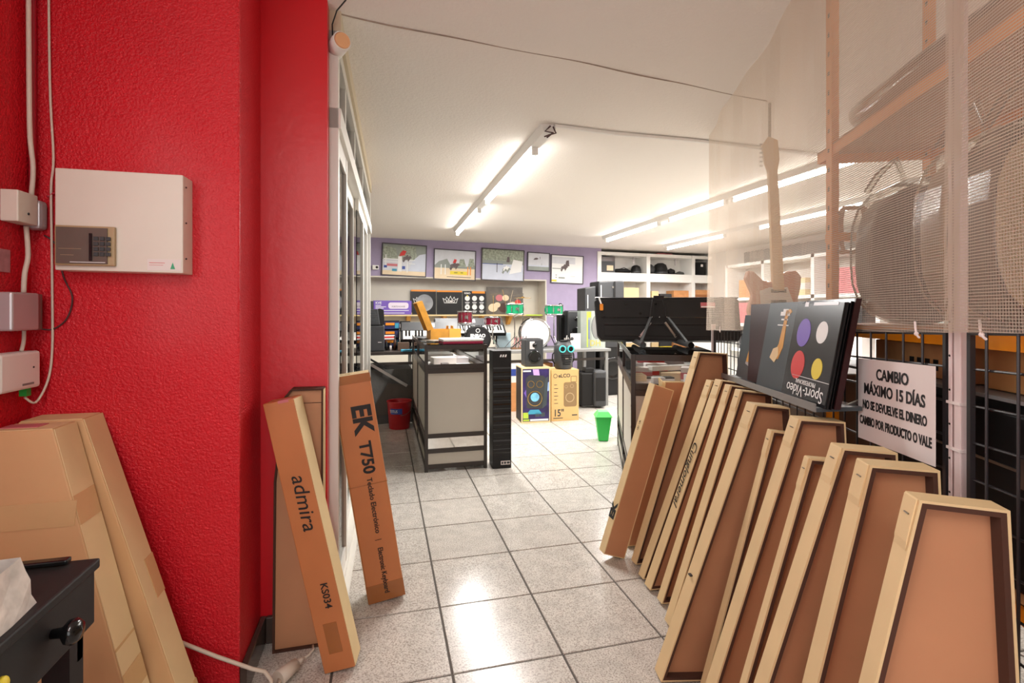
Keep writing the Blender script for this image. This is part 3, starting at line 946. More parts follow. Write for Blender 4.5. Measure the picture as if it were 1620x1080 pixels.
g1 = guard('mesh_guard', 'off-white woven plastic guard from the wire grid up to the ceiling beyond the white post', 1.18, A_END + .02, .032)
g2 = guard('mesh_guard', 'near length of woven plastic guard before the white post', .25, 1.20, .036)
for a, par in ((1.30, g1), (1.85, g1), (3.2, g1), (1.10, g2)):
    x = a - (1.18 if par is g1 else .25)
    z = 1.208 - TILT * (a - .9)
    MB().tube([(x + .006, .040, z + .024), (x, .042, z + .006), (x - .004, .042, z - .006), (x - .02, .046, z - .012)], .0024, 6).ball((x - .003, .042, z - .004), .005, 8).build('cable_tie', M['paper'], par)

# paper notice on the grid
nt = thing('paper_notice', 'white paper notice about exchanges hanging on the black wire grid', 'notice', rp(1.215, RK, 0), RROT)
vs, fs = [], []
NX = 16
SX0, SX1 = .052, .39
for i in range(NX + 1):
    x = SX0 + (SX1 - SX0) * i / NX
    y = .021 + .0004 * math.sin(i * .8)
    zt, zb = 1.119 - .012 * (x - SX0) / (SX1 - SX0), .893 - .016 * (x - SX0) / (SX1 - SX0)
    vs += [(x, y, zb), (x, y, zt), (x, y - .0012, zb), (x, y - .0012, zt)]
for i in range(NX):
    a, b = 4 * i, 4 * i + 4
    fs += [(a, a + 1, b + 1, b), (a + 2, b + 2, b + 3, a + 3), (a + 1, a + 3, b + 3, b + 1), (a, b, b + 2, a + 2)]
fs += [(0, 2, 3, 1), (4 * NX, 4 * NX + 1, 4 * NX + 3, 4 * NX + 2)]
MB().add(vs, fs).build('sheet', M['paper'], nt)
cxn = (SX0 + SX1) / 2
for t_, z, s, q in (('CAMBIO', 1.072, .041, .93), ('MÁXIMO 15 DÍAS', 1.028, .041, .86), ('NO SE DEVUELVE EL DINERO', .983, .033, .66), ('CAMBIO POR PRODUCTO O VALE', .937, .033, .62)):
    text(t_, s, (cxn, .0219, z), (-1, 0, .03), (0, 0, 1), nt, M['ink'], align='CENTER', squeeze=q, bold=.001)

# ------------------------------------------------------------------ glass counters
def counter(label, loc, rotz, W, L, H, side_open=False):
    c = thing('glass_counter', label, 'display counter', loc, rotz, 'glass display counters')
    b = .026
    F = M['frame']
    for x in (0, W - b):
        for y in (0, L - b):
            p = MB().box(x, x + b, y, y + b, 0, H).build('corner_post', F, c, bevel=.002)
            for k in range(7):
                MB().box(x - .0008 if x == 0 else x + b, x if x == 0 else x + b + .0008, y + .009, y + .016, .1 + k * .12, .112 + k * .12).build('slot', M['hole'], p)
    for z in (.025, .145, .262, .765, .80, H - .035):
        h = .034
        for y in (.002, L - .022):
            MB().box(b, W - b, y, y + .02, z, z + h).build('cross_rail', F, c)
        for x in (.002, W - .022):
            MB().box(x, x + .02, b, L - b, z, z + h).build('long_rail', F, c)
    for z0, z1 in ((.059, .145), (.296, .765)):
        MB().box(b, W - b, .008, .014, z0, z1).build('end_panel', M['panel'], c)
        MB().box(b, W - b, L - .014, L - .008, z0, z1).build('end_panel', M['panel'], c)
        MB().box(.008, .014, b, L * .5 - .012, z0, z1).build('side_panel', M['panel'], c)
        MB().box(.008, .014, L * .5 + .012, L - b, z0, z1).build('side_panel', M['panel'], c)
        MB().box(W - .014, W - .008, b, L - b, z0, z1).build('side_panel', M['panel'], c)
    MB().box(.0, .024, L * .5 - .012, L * .5 + .012, 0.025, H - .035).build('middle_post', F, c)
    MB().box(.014, W - .014, .014, L - .014, .78, .788).build('display_shelf', M['white'], c)
    MB().box(b, W - b, .010, .013, .179, .262).build('mirror_strip', M['mirror'], c)
    MB().box(b, W - b, L - .013, L - .010, .179, .262).build('mirror_strip', M['mirror'], c)
    for x0, x1, y0, y1 in ((b, W - b, .010, .013), (b, W - b, L - .013, L - .010), (.010, .013, b, L - b), (W - .013, W - .010, b, L - b)):
        MB().box(x0, x1, y0, y1, .834, H - .035).build('pane', M['shopglass'], c)
    MB().box(.002, W - .002, .002, L - .002, H, H + .006).build('glass_top', M['shopglass'], c)
    return c


cc = counter('grey panelled glass counter standing in the middle of the floor', (.306, 3.90, 0), 0, .492, 1.8, .985)
for y in (1.68, 1.60):
    MB().lathe([(.012, 0), (.012, .02), (.022, .026), (.022, .034), (.0001, .036)], 14, (0, y, .86), 'x').xf(Matrix.Diagonal((-1, 1, 1, 1))).build('lock_knob', M['charcoal'], cc, smooth=True)
rc = counter('glass counter full of small boxes under the stand keyboard', (1.365, 2.585, 0), -.418, .5, 1.85, 1.0)


def ebox(name, label, cat, loc, size, rotz, m, group=None, tilt=0, strip=None):
    """small packed box: body with a lid seam, and a coloured printed band"""
    sx, sy, sz = size
    t = thing(name, label, cat, loc, rotz, group)
    body = MB().box(-sx / 2, sx / 2, -sy / 2, sy / 2, 0, sz).xf(Matrix.Rotation(tilt, 4, 'X')).build('box_body', m, t, bevel=min(.003, sz * .1))
    if strip is not None:
        MB().box(-sx / 2 - .0006, sx / 2 + .0006, -sy / 2 - .0006, sy / 2 + .0006, sz * .35, sz * .72).xf(Matrix.Rotation(tilt, 4, 'X')).build('printed_band', strip, t)
    MB().box(-sx / 2 + .006, sx / 2 - .006, -.001, .001, sz, sz + .0008).xf(Matrix.Rotation(tilt, 4, 'X')).build('lid_seam', M['grey'], t)
    return t


def in_case(c, u, v, w=.7885):
    r = c.rotation_euler[2]
    return (c.location.x + u * math.cos(r) - v * math.sin(r), c.location.y + u * math.sin(r) + v * math.cos(r), w)


# packages inside the right-hand counter
for nm, lab, u, v, w, size, rz, m, st in (
        ('small_box', 'pale blank carton against the side glass of the boxes counter', .06, .22, .7885, (.07, .14, .075), .1, M['sand_print'], None),
        ('small_box', 'small white box upright behind the end pane of the boxes counter', .16, .09, .7885, (.07, .05, .075), .2, M['white'], None),
        ('small_box', 'flat white box with a grey side nearest the end pane of the boxes counter', .10, .16, .7885, (.16, .10, .04), -.2, M['paper'], M['charcoal']),
        ('patterned_strap', 'rolled strap with a dotted black pattern in the boxes counter', .17, .24, .812, (.20, .06, .035), .25, M['dark_grey'], M['paper']),
        ('small_box', 'white box with a dusky pink side behind the dotted strap', .09, .40, .7885, (.14, .08, .10), -.1, M['paper'], M['pink']),
        ('small_box', 'white box with a red side deeper in the boxes counter', .19, .50, .7885, (.14, .08, .115), .1, M['paper'], M['red_print']),
        ('small_box', 'long white flat box lying across others in the boxes counter', .27, .42, .87, (.30, .06, .03), .5, M['white'], None),
        ('small_box', 'cream box under the long flat box in the boxes counter', .27, .36, .7885, (.13, .10, .075), .0, M['sand_print'], None),
        ('small_box', 'white box with pink sides by the row side of the boxes counter', .40, .34, .7885, (.14, .12, .11), -.2, M['paper'], M['pink']),
        ('small_box', 'white open box with black marks near the row of cartons', .38, .14, .7885, (.11, .10, .085), .2, M['white'], None),
        ('small_box', 'orange red flat box at the top of the heap in the boxes counter', .18, .72, .89, (.18, .14, .03), .0, M['red_print'], None),
        ('small_box', 'white stacked box carrying the orange red one', .18, .72, .7885, (.2, .16, .1), .0, M['paper'], M['grey']),
        ('small_box', 'mint green blister pack by the middle post of the boxes counter', .07, .80, .7885, (.09, .22, .12), .05, mat('mint_pack', (196, 214, 206), .4), M['teal']),
        ('small_box', 'black printed box beyond the mint pack in the boxes counter', .08, 1.15, .7885, (.1, .22, .13), .0, M['charcoal'], M['paper']),
        ('small_box', 'lilac box at the far end of the boxes counter', .08, 1.5, .7885, (.1, .24, .14), .0, mat('lilac_pack', (170, 160, 184), .5), M['paper']),
        ('small_box', 'grey metal effect box towards the far side of the boxes counter', .32, .95, .7885, (.2, .24, .13), .1, M['silver_plastic'], None)):
    ebox(nm, lab, 'box', in_case(rc, u, v, w), size, rc.rotation_euler[2] + rz, m, 'goods in the boxes counter', strip=st)
# packages inside the centre counter
for lab, u, v, size, rz, m, st in (
        ('clear packet with a red card in the middle counter', .09, .10, (.07, .07, .03), .2, M['pink'], M['red_print']),
        ('grey metal packet next to the red card packet', .17, .13, (.06, .05, .045), .1, M['silver_plastic'], None),
        ('larger yellow packet lying in the middle counter', .27, .10, (.10, .05, .022), -.15, M['yellow'], None),
        ('small yellow packet by the end glass of the middle counter', .385, .07, (.08, .05, .02), .3, M['yellow'], M['ink']),
        ('black string tool by the yellow packets', .44, .16, (.05, .1, .02), -.6, M['black'], None),
        ('white carton far inside the middle counter', .2, .5, (.2, .16, .06), .1, M['paper'], None),
        ('grey plastic case far inside the middle counter', .36, .62, (.14, .2, .05), 0, M['silver_plastic'], None),
        ('silver tray far inside the middle counter', .2, .95, (.26, .3, .06), 0, M['steel'], None)):
    ebox('small_packet', lab, 'packet', in_case(cc, u, v, .7885), size, rz, m, 'goods in the middle counter', strip=st)

# on top of the middle counter
pad = thing('drum_pad', 'white percussion pad with a red underside on the middle counter', 'pad', (.62, 4.13, .9915), .08)
MB().box(-.17, .17, -.1, .1, .012, .034).build('pad_top', M['white'], pad, bevel=.006)
MB().box(-.165, .165, -.098, .098, 0, .012).build('pad_base', mat('crimson_base', (150, 20, 60), .4), pad)
wb = thing('wooden_box', 'open yellow wooden box with its lid up on the middle counter', 'box', (.535, 4.62, .9915), .12)
bx = MB().ring_y([(-.14, 0), (.14, 0), (.14, .09), (-.14, .09)], [(-.13, .008), (.13, .008), (.13, .09), (-.13, .09)], -.09, .09)
bx = MB()
bx.box(-.14, .14, -.09, -.082, 0, .095).box(-.14, .14, .082, .09, 0, .095).box(-.14, -.132, -.082, .082, 0, .095).box(.132, .14, -.082, .082, 0, .095).box(-.132, .132, -.082, .082, 0, .008)
bx.build('box_tray', M['wood'], wb)
MB().box(.03, .135, -.095, -.09, .008, .1).build('light_block', mat('light_honey_wood', (236, 178, 80), .4), wb)
lid = MB()
LT = Matrix.Translation((-.12, .0, .10)) @ Matrix.Rotation(math.radians(-112), 4, 'Y')
lid.box(0, .27, -.09, .09, -.006, 0).box(0, .27, -.09, -.082, 0, .05).box(0, .27, .082, .09, 0, .05).box(0, .008, -.082, .082, 0, .05).box(.262, .27, -.082, .082, 0, .05)
lid.xf(LT).build('lid', M['wood'], wb)
for k, (x, y) in enumerate(((.04, .02), (.07, -.03), (.09, .04))):
    MB().cyl((x, y, .06), (x, y, .125), .012, n=10).build('brass_piece', M['brass'], wb)
for k, (lab, x, y, sx, sy, rz, m) in enumerate((('crumpled silver foil sheet on the middle counter corner', .42, 4.32, .13, .2, .5, M['steel']), ('dark printed sheet on the middle counter by the foil', .38, 4.75, .12, .3, .2, M['charcoal']),
                                              ('pale magazine lying behind the wooden box', .6, 4.95, .22, .2, .1, M['silver_plastic']))):
    t = thing('paper_sheet', lab, 'paper', (x, y, .9925), rz)
    MB().hexa([(-sx / 2, -sy / 2, 0), (sx / 2, -sy / 2, .002), (sx / 2, sy / 2, 0), (-sx / 2, sy / 2, .004), (-sx / 2, -sy / 2, .008), (sx / 2, -sy / 2, .007), (sx / 2, sy / 2, .01), (-sx / 2, sy / 2, .012)]).build('sheet', m, t)
    MB().box(-sx * .3, sx * .3, -sy * .3, -sy * .27, .0105, .0115).build('fold', M['grey'], t)

# tall black carton beside the middle counter
tb = thing('tall_black_carton', 'tall black carton with ribbed print standing against the middle counter', 'carton', (.835, 3.86, 0), -.03)
MB().box(0, .15, 0, .16, 0, .935).build('carton_body', M['black'], tb, bevel=.003)
for k in range(22):
    z = .12 + k * .032
    MB().box(.004, .146, -.0008, 0, z, z + .006 + .006 * (k % 3 == 0)).build('printed_stripe', M['charcoal'] if k % 2 else M['black_gloss'], tb)
MB().box(.065, .14, -.001, 0, .03, .06).build('label_strip', M['paper'], tb)
for x0, x1 in ((.07, .085), (.09, .108), (.113, .137)):
    MB().box(x0, x1, -.0016, -.001, .036, .054).build('printed_mark', M['charcoal'], tb)
for k in range(3):
    MB().hexa([(.055 + k * .02, -.001, .885), (.068 + k * .02, -.001, .885), (.068 + k * .02, 0, .885), (.055 + k * .02, 0, .885),
               (.062 + k * .02, -.001, .905), (.073 + k * .02, -.001, .905), (.073 + k * .02, 0, .905), (.062 + k * .02, 0, .905)]).build('printed_mark', M['print_white'], tb)

# ------------------------------------------------------------------ stand keyboard on the right counter
kbt = thing('keyboard_piano', 'black keyboard seen from beneath, held upright on a folding stand on the counter', 'keyboard', (1.50, 3.35, 1.04), math.atan2(-.37, .93))
KT = Matrix.Rotation(math.radians(-14), 4, 'X')
sec = [(-.0, .035), (.03, .0), (1.03, .0), (1.06, .035), (1.055, .29), (1.03, .305), (-.01, .305), (-.02, .29)]
sec = [(.0, .04), (.03, .0), (.98, .0), (1.0, .04), (1.0, .30), (.98, .31), (.0, .31), (-.02, .295)]
MB().prism_y(sec, 0, .075).xf(KT).build('keyboard_case', M['black'], kbt, bevel=.008)
MB().box(.03, .97, -.001, .0, .165, .172).xf(KT).build('case_seam', M['black_gloss'], kbt)
MB().box(.05, .95, -.004, 0, .03, .10).xf(KT).build('bottom_ridge', M['black'], kbt, bevel=.003)
MB().box(.05, .93, -.004, 0, .115, .125).xf(KT).build('bottom_ridge', M['black'], kbt, bevel=.002)
MB().box(-.01, 1.0, .0, .06, .312, .32).xf(KT).build('upper_lip', M['charcoal'], kbt, bevel=.003)
for x, z in ((.21, .27), (.31, .2), (.42, .27), (.78, .21), (.05, .17)):
    MB().cyl((x, -.0015, z), (x, .002, z), .009, n=10).xf(KT).build('screw_hole', M['black_gloss'], kbt)
pl = MB().box(.735, .835, -.0015, 0, .24, .28).xf(KT).build('rating_plate', M['pink'], kbt)
MB().box(.738, .832, -.002, -.0015, .243, .252).xf(KT).build('printed_line', M['print_white'], kbt)
for k in range(36):
    MB().box(.045 + k * .0255, .069 + k * .0255, .072, .09, .02, .16).xf(KT).build('white_key', M['white'], kbt)
tagm = MB().prism_y(rrect(.02, .045, .22, .27, .006), -.006, -.003).xf(KT).build('price_tag', M['orange_print'], kbt)
MB().tube([(.03, -.004, .27), (.015, .0, .32), (-.01, .02, .325), (.05, .04, .326), (.12, .05, .327)], .006, 6).xf(KT).build('tag_ribbon', M['print_white'], kbt)
stn = thing('keyboard_stand', 'black folding stand carrying the keyboard on the counter', 'stand', (1.895, 3.19, 1.008), math.atan2(-.37, .93))
for s in (-1, 1):
    MB().bar((s * .035, -.035, .33), (s * .055, -.055, .20), .018, .014).bar((s * .055, -.055, .20), (s * .15, -.25, .03), .018, .012).build('leg', M['black'], stn)
    MB().cyl((s * .15, -.36, .022), (s * .15, .16, .022), .019, n=14).build('foot_tube', M['black'], stn)
    MB().cyl((s * .15, -.362, .022), (s * .15, -.36, .022), .0195, n=14).build('end_cap', M['black_gloss'], stn)
    MB().bar((s * .15, .02, .02), (s * .05, .0, .16), .014).build('brace', M['steel'], stn)
MB().bar((-.035, -.035, .335), (.035, -.035, .335), .02, .03).build('top_bar', M['black'], stn)
MB().bar((-.058, -.058, .2), (.058, -.058, .2), .012, .014).build('cross_bar', M['black'], stn)
for x in (-.05, 0, .05):
    MB().cyl((x, -.069, .2), (x, -.064, .2), .003, n=8).build('rivet', M['chrome'], stn)

# ------------------------------------------------------------------ back tables and what stands on them
def table(label, loc, rotz, L, W, H, m_top, th=.035, group='work tables along the back wall'):
    t = thing('table', label, 'table', loc, rotz, group)
    MB().box(0, L, 0, W, H - th, H).build('table_top', m_top, t, bevel=.004)
    for x in (.03, L - .07):
        for y in (.02, W - .06):
            MB().box(x, x + .04, y, y + .04, 0, H - th).build('leg', M['grey'], t)
    MB().bar((.05, .04, H - th - .1), (L - .05, .04, H - th - .1), .02, .03).build('apron_bar', M['frame'], t)
    return t


TZ = .76
t_r = table('long grey topped table carrying the drums by the purple wall', (.93, 6.0, 0), .05, 2.0, .75, TZ, M['grey'])
TL = .80
t_l = table('dark table carrying keyboards behind the middle counter', (-1.25, 5.68, 0), .03, 1.64, .75, TL, M['frame'])
MB().bar((1.0, -.03, TL - .06), (1.5, -.03, .42), .022, .03).build('diagonal_brace', M['steel'], t_l)
MB().bar((1.05, -.03, TL - .04), (1.28, -.03, .62), .03, .02).build('diagonal_brace', M['black'], t_l)
MB().lathe([(.02, 0), (.02, .03), (.028, .035), (.028, .055), (.0001, .06)], 12, (1.56, .05, TL - .01), 'x').build('end_cap', M['black_gloss'], t_l, smooth=True)

gb = thing('covered_crate', 'crate under a grey felt cover beneath the keyboard table', 'crate', (-.55, 5.72, 0), .03)
vs, fs = [], []
NXc, NZc = 14, 8
for j in range(NZc + 1):
    for i in range(NXc + 1):
        x = .86 * i / NXc
        z = .6 * j / NZc
        vs.append((x, .012 * math.sin(x * 22 + z * 5) * (1 - j / NZc) + .006 * math.sin(x * 9), z))
for j in range(NZc):
    for i in range(NXc):
        a = j * (NXc + 1) + i
        fs.append((a, a + 1, a + NXc + 2, a + NXc + 1))
MB().add(vs, fs).box(0, .86, .012, .5, .0, .6).build('felt_cover', M['dark_grey'], gb)
MB().prism_y([(.38, .1), (.86, .1), (.86, .42), (.60, .45)], -.03, -.022).build('brown_flap', mat('brown_leatherette', (78, 70, 62), .6, vary=.1), gb)
MB().box(.2, .5, .1, .4, .6, .64).build('black_tray', M['black'], gb)

bk = thing('red_bucket', 'red metal bucket with a blue label beneath the keyboard table', 'bucket', (.162, 5.50, 0))
MB().lathe([(.105, 0), (.108, .004), (.128, .28), (.134, .285), (.134, .295), (.124, .295), (.122, .28), (.104, .012), (.0001, .012)], 28).build('bucket_body', M['bucket'], bk, smooth=True)
lbm = MB()
vs, fs = [], []
for i in range(7):
    a = math.radians(-118 + i * 10) - .35
    for z in (.165, .225):
        r_ = .108 + (z / .28) * .02 + .0015
        vs.append((r_ * math.cos(a), r_ * math.sin(a), z))
for i in range(6):
    fs.append((2 * i, 2 * i + 2, 2 * i + 3, 2 * i + 1))
lab = lbm.add(vs, fs).build('label_band', M['blue'], bk)
text('TITUS', .04, (-.062, -.1155, .195), (1, -.42, 0), (0, .05, 1), bk, M['print_white'], align='CENTER', squeeze=.8)
MB().tube([(.128 * math.cos(a), .128 * math.sin(a), .275 - .12 * abs(math.sin((a - .2) / 1.0))) for a in [-1.5 + .16 * k for k in range(11)]], .003, 6).build('handle', M['steel'], bk)


def speaker(name, label, loc, rotz, w, d, h, m=None, group=None, wedge=.0, cone=True, grille=False):
    m = m or M['charcoal']
    t = thing(name, label, 'loudspeaker', loc, rotz, group)
    p = [(-w / 2, 0), (w / 2, 0), (w / 2, h), (-w / 2, h)]
    MB().hexa([(-w / 2, 0, 0), (w / 2, 0, 0), (w / 2 - wedge, d, 0), (-w / 2 + wedge, d, 0), (-w / 2, 0, h), (w / 2, 0, h), (w / 2 - wedge, d, h), (-w / 2 + wedge, d, h)]).build('cabinet', m, t, bevel=min(w, h) * .06, seg=3)
    if grille:
        MB().box(-w * .44, w * .44, -.006, 0, h * .05, h * .95).build('grille', M['black'], t, bevel=.004)
    if cone:
        MB().lathe([(w * .34, 0), (w * .34, -.008), (w * .28, -.006), (w * .12, .012), (.0001, .004)], 24, (0, -.002, h * .36), 'y').build('woofer', M['black_gloss'], t, smooth=True)
        MB().lathe([(w * .12, 0), (w * .12, -.006), (.0001, -.003)], 16, (0, -.002, h * .78), 'y').build('tweeter', M['black_gloss'], t, smooth=True)
    for z in (.02,):
        MB().box(-w * .4, w * .4, d * .2, d * .8, h, h + .006).build('top_plate', M['black'], t)
    return t


# keyboard table: speakers, bins, keyboards
sp = speaker('floor_speaker', 'black loudspeaker cabinet at the glass partition end of the keyboard table', (-.085, 5.83, TL), .03, .185, .2, .29, M['charcoal'], cone=False, grille=False)
MB().box(.02, .06, -.003, 0, .10, .105).build('badge', M['paper'], sp)
sp2 = thing('wedge_speaker', 'black sloping stage speaker on top of the black cabinet', 'loudspeaker', (-.085, 5.83, TL + .297), .03)
MB().prism_y([(-.1, 0), (.045, 0), (.02, .18), (-.1, .18)], .0, .18).build('cabinet', M['charcoal'], sp2, bevel=.008)
MB().prism_y([(.045, 0), (.095, .0), (.085, .17), (.04, .19), (.02, .18)], .03, .16).build('side_panel', M['black'], sp2, bevel=.004)
for k in range(6):
    MB().box(-.095, .02 - .003 * k, -.004, 0, .03 + k * .022, .04 + k * .022).build('slat', M['black_gloss'], sp2)

bin_cols = [('navy', 'orange_print', .0), ('navy', 'orange_print', .085), ('navy', 'orange_print', .17)]
br = thing('bin_rack', 'navy storage bins with orange fronts on the keyboard table', 'bin rack', (.095, 6.2, TL))
for k in range(3):
    z = .03 + .105 * k
    MB().box(-.09, .09, 0, .1, z, z + .085).build('bin', M['navy'], br)
    MB().box(-.075, .03, -.012, 0, z + .045, z + .075).build('bin_front', M['orange_print'], br)
    MB().box(.035, .08, -.008, 0, z + .01, z + .07).build('bin_front', M['teal'] if k != 1 else M['navy'], br)
MB().box(-.09, .09, .1, .12, 0, .34).build('back_plate', M['black'], br)
for nm, lab, x, y, prof, m in (('bottle', 'small dark bottle before the storage bins', .03, 6.0, [(.016, 0), (.016, .06), (.006, .08), (.006, .1), (.0001, .1)], M['black']),
                               ('bottle', 'pale capped bottle before the storage bins', .075, 5.98, [(.014, 0), (.014, .05), (.008, .06), (.008, .075), (.0001, .075)], M['paper']),
                               ('bottle', 'tall brown bottle before the storage bins', .125, 6.0, [(.018, 0), (.018, .10), (.007, .13), (.007, .16), (.0001, .16)], M['mahogany'])):
    t = thing(nm, lab, 'bottle', (x, y, TL), 0, 'bottles by the storage bins')
    MB().lathe(prof, 14).build('bottle_body', m, t, smooth=True)
    MB().lathe([(prof[-2][0] + .003, prof[-2][1] - .02), (prof[-2][0] + .003, prof[-2][1] + .006), (.0001, prof[-2][1] + .007)], 12).build('cap', M['charcoal'], t)
ebox('card_box', 'red and white card box leaning before the storage bins', 'box', (.06, 6.1, TL + .12), (.13, .05, .05), .2, M['paper'], strip=M['red_print'])
ebox('crate_box', 'brown crate by the tall bottle on the keyboard table', 'box', (.22, 6.0, TL), (.13, .16, .09), 0, mat('umber_box', (88, 66, 50), .6))
ebox('blue_pack', 'flat blue pack at the edge of the keyboard table', 'box', (.25, 5.76, TL), (.13, .08, .022), 0, M['teal'])
ebox('red_pack', 'flat brick red pack next to the flat blue pack', 'box', (.38, 5.92, TL), (.12, .08, .02), 0, M['pink'])


def keyboard(label, loc, rotz, L, tilt, keys, rise=.08, group='keyboards on show at the back'):
    t = thing('keyboard_piano', label, 'keyboard', loc, rotz, group)
    R_ = Matrix.Rotation(tilt, 4, 'X')
    MB().box(0, L, 0, .30, 0, .055).xf(R_).build('keyboard_case', M['black'], t, bevel=.006)
    MB().box(.01, L - .01, .145, .295, .055, .062).xf(R_).build('control_panel', M['charcoal'], t, bevel=.002)
    MB().box(L * .42, L * .58, .2, .27, .062, .064).xf(R_).build('display', M['silver_plastic'], t)
    kw = (L - .06) / keys
    for k in range(keys):
        MB().box(.03 + k * kw, .03 + k * kw + kw * .93, .005, .14, .045, .062).xf(R_).build('white_key', M['white'], t)
        if k % 7 in (0, 1, 3, 4, 5) and k < keys - 1:
            MB().box(.03 + (k + .7) * kw, .03 + (k + 1.25) * kw, .05, .14, .06, .072).xf(R_).build('black_key', M['black_gloss'], t)
    for x in (.12, L - .12):
        MB().bar((x, .06, .05), (x, .06, -rise), .02).bar((x, .18, .15), (x, .18, -rise), .02).build('stand_foot', M['black'], t)
    return t


keyboard('keyboard tilted towards the shop behind the wooden box', (.19, 6.02, TL + .08), -.03, .70, math.radians(42), 17)
keyboard('second keyboard with a grey display behind the black bass drum', (.66, 6.55, TL + .12), .05, .95, math.radians(42), 24, .12)
keyboard('keyboard seen through the glass partition', (-1.16, 5.85, TL + .08), .0, .9, math.radians(38), 22)
ebox('laptop_pouch', 'black cable pouch against the wall above the keyboards', 'pouch', (.26, 6.5, TL + .2), (.13, .06, .13), 0, M['black'], strip=M['silver_plastic'])
box_ = bpy.data.objects['laptop_pouch']
box_.name = 'cable_pouch'
stand_pouch = MB().box(-.06, .06, -.03, .03, -.2, 0).build('pouch_pedestal', M['charcoal'], box_)

# alcove shelf with posters and packages
sh = thing('wall_shelf', 'long pine shelf on wooden brackets inside the alcove', 'shelf', bw(-1.6, -.06, 1.19), BROT)
MB().box(0, 4.42, -.0, .27, -.012, .012).build('shelf_board', M['pale_wood'], sh)
MB().box(4.1, 4.42, -.004, 0, -.01, .012).build('edge_strip', M['lime'], sh)
for x in (1.99, 2.60, 3.29, 3.80, 1.2, .4):
    MB().hexa([(x, .03, -.012), (x + .06, .03, -.012), (x + .06, .27, -.012), (x, .27, -.012), (x, .2, -.17), (x + .06, .2, -.17), (x + .06, .27, -.17), (x, .27, -.17)]).build('bracket', M['wood'], sh)


def poster(label, s0, s1, z0, z1, off, m, name='poster', thick=.012, cat='poster', border=None, top_band=None, group=None):
    t = thing(name, label, cat, bw(s0, off, z0), BROT, group)
    W, H = s1 - s0, z1 - z0
    MB().box(0, W, 0, thick, 0, H).build('board', m, t)
    if border is not None:
        b = .016
        MB().ring_y([(0, 0), (W, 0), (W, H), (0, H)], [(b, b), (W - b, b), (W - b, H - b), (b, H - b)], -.008, thick).build('frame_edge', border, t)
    if top_band is not None:
        MB().box(0, W, -.001, 0, H - .028, H).build('top_band', top_band, t)
    return t, W, H


# violet keyboard package
pv, W, H = poster('violet keyboard package with a pale rounded label on the alcove shelf', -.155, .46, 1.205, 1.435, -.10, M['violet'], 'keyboard_package', .12, 'package')
MB().prism_y(rrect(.235, .565, .095, .2, .04), -.0012, 0).build('label_pill', mat('pale_lilac_label', (226, 214, 228), .5), pv)
text('KVE', .055, (.03, -.001, .19), (1, 0, 0), (0, 0, 1), pv, M['print_white'], bold=.001)
text('FORTE POWER', .036, (.40, -.0018, .13), (1, 0, 0), (0, 0, 1), pv, M['ink'], align='CENTER', squeeze=.9)
for z, x0, x1 in ((.145, .03, .12), (.122, .03, .2), (.10, .03, .16), (.062, .03, .57), (.02, .1, .5)):
    MB().box(x0, x1, -.001, 0, z, z + .010).build('printed_line', M['print_white'], pv)
ebox('dark_case', 'narrow black case between the violet package and the partition', 'case', bw(-.21, -.15, 1.205), (.09, .12, .22), BROT, M['charcoal'])

CROWN = [(-.105, -.04), (.105, -.04), (.115, .0), (.135, .048), (.085, .02), (.065, .07), (.03, .022), (0, .085), (-.03, .022), (-.065, .07), (-.085, .02), (-.135, .048), (-.115, .0)]


def crown(parent, cx, cz, s):
    P = [(cx + x * s, cz + z * s) for x, z in CROWN]
    ii = inset(P, .0075 * s)
    MB().ring_y(P, ii, -.0016, 0).build('crown_mark', M['print_white'], parent)
    text('REMO', .058 * s, (cx, -.0012, cz - .012 * s), (1, 0, 0), (0, 0, 1), parent, M['print_white'], align='CENTER', bold=.001)


gl = mat('glossy_black_print', (34, 34, 36), .25, vary=.2, vscale=3)
p1, W, H = poster('glossy black drumhead poster with an orange top edge and a white crown, reflecting the lamps', .476, .91, 1.205, 1.63, -.30, gl, top_band=M['orange_print'])
crown(p1, .16, .235, .95)
MB().lathe([(.145, 0), (.147, -.003), (.0001, -.004)], 36, (.235, -.0002, .2), 'y', False).build('drumhead_print', mat('silver_drumhead_print', (150, 152, 156), .3, vary=.3, vscale=5), p1)
MB().box(.005, .02, -.002, 0, .005, .03).build('yellow_corner', M['yellow'], p1)
p2, W, H = poster('black poster with a white crown in its middle between two other posters', .925, 1.375, 1.205, 1.625, -.30, gl, top_band=M['orange_print'])
crown(p2, .24, .24, 1.05)
p3, W, H = poster('black drumhead chart with rows of white discs beside the crown poster', 1.386, 1.815, 1.205, 1.62, -.30, M['ink'], top_band=None)
MB().box(.17, .41, -.001, 0, .375, .415).build('top_band', M['orange_print'], p3)
text('REMO', .042, (.085, -.001, .375), (1, 0, 0), (0, 0, 1), p3, M['print_white'], align='CENTER', bold=.001)
for r in range(2):
    for c in range(3):
        MB().disc_y(.085 + c * .132, .285 - r * .155, .046, -.0012, 20).build('disc_mark', M['print_white'], p3)
        MB().box(.045 + c * .132, .125 + c * .132, -.001, 0, .205 - r * .155, .218 - r * .155).box(.055 + c * .132, .115 + c * .132, -.001, 0, .182 - r * .155, .19 - r * .155).build('printed_line', M['print_white'], p3)
MB().disc_y(.085, .13, .012, -.0016, 12).build('disc_centre', M['ink'], p3)
MB().disc_y(.085, .33, .014, -.0016, 12).build('yellow_spot', M['yellow'], p3)
p4, W, H = poster('brown poster of a drum kit on a stage at the alcove corner', 1.83, 2.52, 1.205, 1.70, -.30, mat('stage_print', (92, 84, 74), .4, vary=.3, vscale=7))
